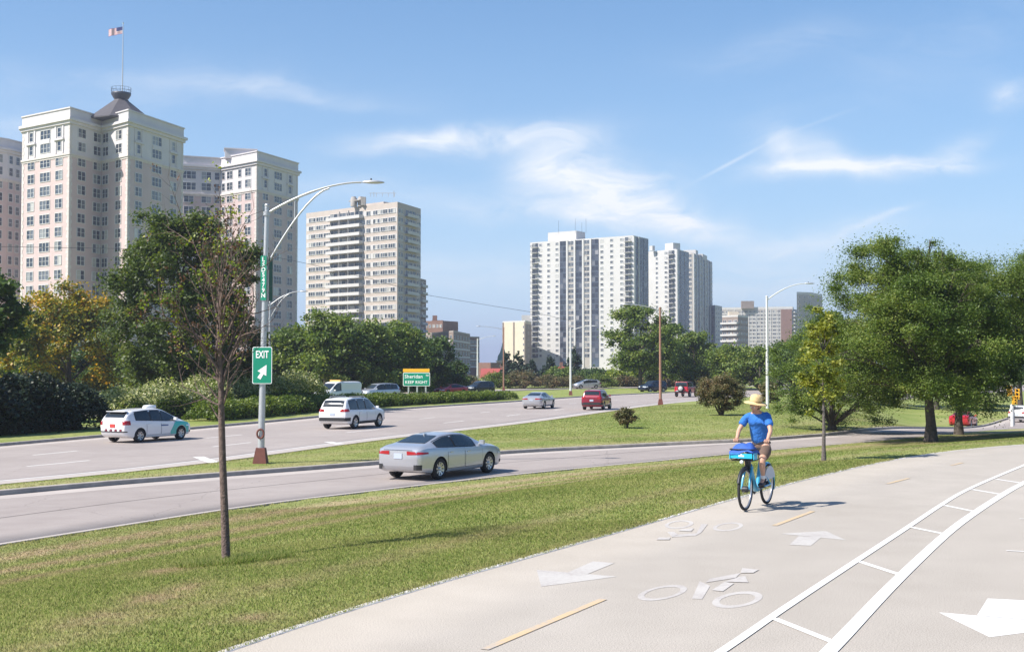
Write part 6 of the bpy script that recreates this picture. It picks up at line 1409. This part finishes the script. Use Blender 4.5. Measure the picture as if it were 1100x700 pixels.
for sy in (-1, 1):   # skirt panels over the rear wheel
    g_ = MB(); pts = [(RX + .30*math.cos(R(a)), sy*.05, WR + .30*math.sin(R(a))) for a in range(10, 175, 15)]; g_.add(pts + [(p[0], sy*.056, p[2]) for p in pts], [tuple(range(len(pts))), tuple(range(len(pts), 2*len(pts)))]); g_.build('skirt_guard', mat('skirt_guard', (.55,.57,.60), .5), bike)
bk_ = MB(); bx0, bx1, bz0, bz1 = hx+.04, hx+.34, .80, .97
for z, e_ in ((bz0, .0), (bz1, .02)): bk_.tube([(bx0-e_, -.17-e_, z), (bx1+e_, -.17-e_, z), (bx1+e_, .17+e_, z), (bx0-e_, .17+e_, z), (bx0-e_, -.17-e_, z)], .010, 6)
for k in range(5): y = -.17 + .085*k; bk_.tube([(bx0, y, bz1), (bx0, y, bz0), (bx1, y, bz0), (bx1, y, bz1)], .006, 5)
bk_.box((hx+.08, 0, .765), (.10, .06, .07)); bk_.box((hx+.06, 0, .70), (.06, .08, .12)); bk_.build('basket', M['bike_dark'], bike)
pn = MB(); pn.box((bx1+.03, 0, .870), (.018, .35, .075)); pn.box((bx1-.06, -.195, .865), (.17, .012, .10)).box((bx1-.06, .195, .865), (.17, .012, .10)); pno = pn.build('basket_panel', M['cyan'], bike)
MB().box((bx1+.0405, 0, .87), (.003, .09, .022)).box((bx1+.0405, .0, .885), (.003, .022, .03)).build('panel_mark', M['sign_white'], pno)
MB().lathe([(0, bx1+.045), (.025, bx1+.045), (.03, bx1+.02)], (0, 0, .775), 'x', 12).build('headlight', M['head_lamp'], bike)
cr = MB(); cr.lathe([(.085,-.045),(.09,-.05),(.085,-.055)], (BBx,0,BBz), 'y', 20)
ca_ = R(198)   # crank angle
cr.tube([(BBx, -.07, BBz), (BBx + .165*math.cos(ca_), -.085, BBz + .165*math.sin(ca_))], .012, 6); cr.tube([(BBx, .07, BBz), (BBx - .165*math.cos(ca_), .085, BBz - .165*math.sin(ca_))], .012, 6); cr.build('crank', M['bike_dark'], bike)
PR = (BBx + .165*math.cos(ca_), -.13, BBz + .165*math.sin(ca_)); PLf = (BBx - .165*math.cos(ca_), .13, BBz - .165*math.sin(ca_))
# heading local +x forward; local -y is the rider's right
for p in (PR, PLf): MB().box((p[0], p[1], p[2]), (.09, .09, .022)).build('pedal', M['bike_dark'], bike)
bagm = MB(); bagr = np.random.RandomState(5); rows = []
for i in range(9):
    for j in range(9):
        u, v = i/8-.5, j/8-.5; d = max(abs(u), abs(v))*2; h = .16*(1-d**3) + .025*bagr.normal(); rows.append((bx0+.17 + u*.36*(1), v*.42, .90 + max(h, -.02 - .04*(d > .9)*bagr.rand())))
bagm.add(rows, [(i*9+j, (i+1)*9+j, (i+1)*9+j+1, i*9+j+1) for i in range(8) for j in range(8)], 0, True)
bag = bagm.build('cloth_bag', mat('royal_blue_cloth', (.03,.10,.40), .8, noise=.1, nscale=20), None, 'rumpled royal blue cloth bag heaped in the bicycle basket', 'bag', loc=bike.location, rz=hd)
so = bag.modifiers.new('th', 'SOLIDIFY'); so.thickness = .012; so.offset = -1
ss_ = bag.modifiers.new('sub', 'SUBSURF'); ss_.levels = ss_.render_levels = 1

def skin(name, chains, m, parent=None, sub=2, **kw):
    """chains: list of [(point, radius or (rx, ry)), ...] joined where points coincide"""
    vs, es, rs_ = [], [], []; idx = {}
    def vid(p, r_):
        k = tuple(round(c_, 4) for c_ in p)
        if k not in idx: idx[k] = len(vs); vs.append(p); rs_.append(r_ if isinstance(r_, tuple) else (r_, r_))
        return idx[k]
    for ch in chains:
        ids = [vid(p, r_) for p, r_ in ch]; es += list(zip(ids[:-1], ids[1:]))
    me = bpy.data.meshes.new(name); me.from_pydata(vs, es, []); o = bpy.data.objects.new(name, me); C.objects.link(o)
    o.modifiers.new('skin', 'SKIN'); s2 = o.modifiers.new('sub', 'SUBSURF'); s2.levels = s2.render_levels = sub
    for i, r_ in enumerate(rs_): me.skin_vertices[0].data[i].radius = r_
    me.skin_vertices[0].data[0].use_root = True
    dg = bpy.context.evaluated_depsgraph_get(); m2 = bpy.data.meshes.new_from_object(o.evaluated_get(dg)); bpy.data.objects.remove(o); m2.materials.clear(); m2.materials.append(m)
    m2.polygons.foreach_set('use_smooth', [True]*len(m2.polygons)); return put(name, m2, parent, **kw)
M['skin'] = mat('skin', (.52, .30, .21), .55, noise=.05); M['shirt'] = mat('blue_shirt', (.03, .16, .52), .9, noise=.18, nscale=6, bump=1.0, bscale=7); M['shirt'].node_tree.nodes['Bump'].inputs['Distance'].default_value = .05; M['shorts'] = mat('brown_shorts', (.13, .085, .065), .9, noise=.1)
M['straw'] = mat('straw_hat', (.68, .50, .25), .8, noise=.12, nscale=30, bump=.5, bscale=90); M['sock'] = mat('white_sock', (.7,.7,.7), .9); M['shoe'] = mat('black_shoe', (.02,.02,.03), .6); M['hair'] = mat('dark_hair', (.05,.03,.02), .8)
hip = (-.27, 0, .97); waist = (-.22, 0, 1.14); chest = (-.13, 0, 1.36); sh = (-.07, 0, 1.485); neck = (-.04, 0, 1.555); headc = (.02, 0, 1.635)
SR, SL = (-.06, -.185, 1.435), (-.06, .185, 1.435)
GR, GL = (hbx-.045, -.255, hbz+.035), (hbx-.045, .255, hbz+.035)
ER, EL = (.045, -.30, 1.24), (.045, .30, 1.24); ER = (.06, -.265, 1.235); EL = (.06, .265, 1.235)
HR, HL = (-.27, -.095, .95), (-.27, .095, .95); KR = (.06, -.13, .72); KL = (.13, .14, .77)
def ankle(p): return (p[0]-.055, p[1], p[2]+.115)
AR, AL = ankle(PR), ankle(PLf)
mid = lambda a, b, t: tuple(a[i]+(b[i]-a[i])*t for i in range(3))
body = [[(hip, (.13,.11)), (waist, (.13,.10)), (chest, (.145,.11)), (sh, (.085,.065)), (neck, .05), ((-.01,0,1.60), .055)],
        [(sh, (.085,.065)), (mid(sh, SR, .55), .055), (SR, .048), (mid(SR, ER, .5), .045), (ER, .037), (mid(ER, GR, .4), .037), (mid(ER, GR, .88), .026), (GR, .034)],
        [(sh, (.085,.065)), (mid(sh, SL, .55), .055), (SL, .048), (mid(SL, EL, .5), .045), (EL, .037), (mid(EL, GL, .4), .037), (mid(EL, GL, .88), .026), (GL, .034)],
        [(hip, (.13,.11)), (HR, .10), (mid(HR, KR, .5), .075), (KR, .055), (mid(KR, AR, .3), .055), (mid(KR, AR, .8), .034), (AR, .032), ((PR[0]+.08, PR[1], PR[2]+.05), .030)],
        [(hip, (.13,.11)), (HL, .10), (mid(HL, KL, .5), .075), (KL, .055), (mid(KL, AL, .3), .055), (mid(KL, AL, .8), .034), (AL, .032), ((PLf[0]+.08, PLf[1], PLf[2]+.05), .030)]]
person = skin('person', body, M['skin'], label='person in a wide straw hat, blue shirt and brown shorts cycling towards the camera', cat='person'); person.location = bike.location; person.rotation_euler = (0, 0, hd)
# head with a face, tilted down
hb_ = bmesh.new(); bmesh.ops.create_uvsphere(hb_, u_segments=28, v_segments=20, radius=1)
for v in hb_.verts:
    x, y, z = v.co; v.co.x = x*.098*(1 + (.04 if x > 0 else .06)) ; v.co.y = y*.076*(1 - .18*max(0, -z)); v.co.z = z*.118
    if x > 0 and z < -.25: v.co.x -= .012*(abs(y)); v.co.y *= .88
    if x > .75 and abs(y) < .22 and -.35 < z < .12: v.co.x += .026*(1-abs(y)/.22)*(1 - abs(z+.18)/.4)       # nose
    if x > .6 and .10 < z < .38 and .15 < abs(y) < .6: v.co.x -= .008                                       # eye sockets
    if x > .7 and -.62 < z < -.5 and abs(y) < .3: v.co.x -= .006
bmesh.ops.recalc_face_normals(hb_, faces=hb_.faces); me = bpy.data.meshes.new('head'); hb_.to_mesh(me); hb_.free(); me.polygons.foreach_set('use_smooth', [True]*len(me.polygons)); me.materials.append(M['skin'])
HM = Matrix.Translation(headc) @ Matrix.Rotation(R(26), 4, 'Y') @ Matrix.Rotation(R(-10), 4, 'Z')
def hp_(name, mb, m): o = mb.build(name, m, person); o.matrix_local = HM; return o
o = put('head', me, person); o.matrix_local = HM
for sy in (-1, 1):
    hp_('ear', MB().lathe([(0,-.008),(.022,-.006),(.026,.004),(.012,.012),(0,.012)], (0, sy*.076, -.005), 'y', 12), M['skin']); e_ = MB(); e_.lathe([(0,-.010),(.008,-.007),(.011,0),(.008,.007),(0,.010)], (.087, sy*.03, .018), 'z', 10); hp_('eye', e_, M['sign_white']); p_ = MB(); p_.lathe([(0,-.004),(.005,0),(0,.004)], (.096, sy*.03, .018), 'z', 8); hp_('pupil', p_, M['dark'])
mo = MB(); mo.box((.090, 0, -.062), (.012, .042, .008)); hp_('mouth', mo, mat('lips', (.40,.16,.13), .5))
hr = MB(); hr.lathe([(.084,-.045),(.088,0),(.086,.05),(.06,.09)], (-.022,0,.0), n=20, cap=False); hp_('hair', hr, M['hair'])
# straw hat
ht = MB(); nb = 36; prof = [(.0,.175), (.05,.176), (.078,.165), (.090,.13), (.096,.075), (.098,.055), (.12,.052), (.145,.048), (.17,.042), (.188,.034)]
vs = []
for r_, z_ in prof:
    for k in range(nb): a = 2*math.pi*k/nb; ex = 1.12 if r_ < .11 else 1.04; vs.append((r_*ex*math.cos(a), r_*math.sin(a)*.98, z_ + (.008*math.sin(2*a+1) if r_ > .16 else 0)))
ht.add(vs, [(i*nb+k, i*nb+(k+1)%nb, (i+1)*nb+(k+1)%nb, (i+1)*nb+k) for i in range(len(prof)-1) for k in range(nb)], 0, True)
hat = hp_('straw_hat', ht, M['straw']); so = hat.modifiers.new('th', 'SOLIDIFY'); so.thickness = .005; HMt = HM @ Matrix.Rotation(R(-22), 4, 'Y') @ Matrix.Rotation(R(-7), 4, 'X') @ Matrix.Translation((0,0,.004)); hat.matrix_local = HMt
bd = MB(); bd.lathe([(.1005,.062),(.1000,.085)], n=nb, cap=False); bo = hp_('hat_band', bd, mat('hat_band', (.30,.20,.09), .8)); bo.matrix_local = HMt @ Matrix.Scale(1.12, 4, (1,0,0))
# shirt: torso and short sleeves, shorts, socks and shoes
skin('shirt', [[((-.27,0,1.00), (.165,.14)), (waist, (.165,.135)), (chest, (.175,.135)), ((-.07,0,1.46), (.125,.085)), ((-.045,0,1.535), (.068,.062))],
    [((-.07,0,1.46), (.125,.085)), ((-.065,-.11,1.452), .09), (SR, .072), (mid(SR, ER, .42), .070), (mid(SR, ER, .66), .074)], [((-.07,0,1.46), (.125,.085)), ((-.065,.11,1.452), .09), (SL, .072), (mid(SL, EL, .42), .070), (mid(SL, EL, .66), .074)]], M['shirt'], person)
skin('shorts', [[((-.27,0,1.0), (.145,.13)), ((-.27,0,.945), (.14,.13)), (HR, .115), (mid(HR, KR, .5), .098), (mid(HR, KR, .86), .088)], [((-.27,0,.945), (.14,.13)), (HL, .115), (mid(HL, KL, .5), .098), (mid(HL, KL, .86), .088)]], M['shorts'], person)
for Kk, Aa, Pp in ((KR, AR, PR), (KL, AL, PLf)):
    skin('sock', [[(mid(Kk, Aa, .72), .044), (mid(Kk, Aa, .9), .041), (Aa, .042)]], M['sock'], person)
    skin('shoe', [[((Pp[0]-.10, Pp[1], Pp[2]+.065), (.042,.045)), ((Pp[0]-.03, Pp[1], Pp[2]+.055), (.046,.042)), ((Pp[0]+.06, Pp[1], Pp[2]+.045), (.046,.034)), ((Pp[0]+.135, Pp[1], Pp[2]+.040), (.036,.026))], [((Pp[0]-.10, Pp[1], Pp[2]+.065), (.042,.045)), ((Aa[0], Aa[1], Aa[2]+.01), .044)]], M['shoe'], person)
# fingers curled over the grips
for G_, sy in ((GR, -1), (GL, 1)):
    for k in range(4):
        y = G_[1] + (-.033 + .022*k); ln = (1, .95, 1, .8)[k]
        skin('finger', [[((G_[0]+.0, y, G_[2]+.012), .0105), ((G_[0]+.040*ln, y, G_[2]+.004), .0100), ((G_[0]+.056*ln, y, G_[2]-.022), .0092), ((G_[0]+.040*ln, y, G_[2]-.044), .0085)]], M['skin'], person, sub=1)
    skin('thumb', [[((G_[0]-.01, G_[1]-sy*.028, G_[2]+.0), .0125), ((G_[0]+.012, G_[1]-sy*.048, G_[2]-.018), .0115), ((G_[0]+.034, G_[1]-sy*.050, G_[2]-.034), .0095)]], M['skin'], person, sub=1)
# ------------------------------------------------------------------ the air between the camera and the far towers
hm = bpy.data.materials.new('haze'); hm.use_nodes = True; t = hm.node_tree; t.nodes.clear(); o = nd(t, 'ShaderNodeOutputMaterial'); v = nd(t, 'ShaderNodeVolumePrincipled')
v.inputs['Color'].default_value = (.80, .82, 1.0, 1); v.inputs['Density'].default_value = .0003; v.inputs['Anisotropy'].default_value = .3; t.links.new(v.outputs[0], o.inputs['Volume'])
hz_ = MB().box((0, 0, 42), (11600, 11600, 106)).build('haze', hm, kind='stuff')
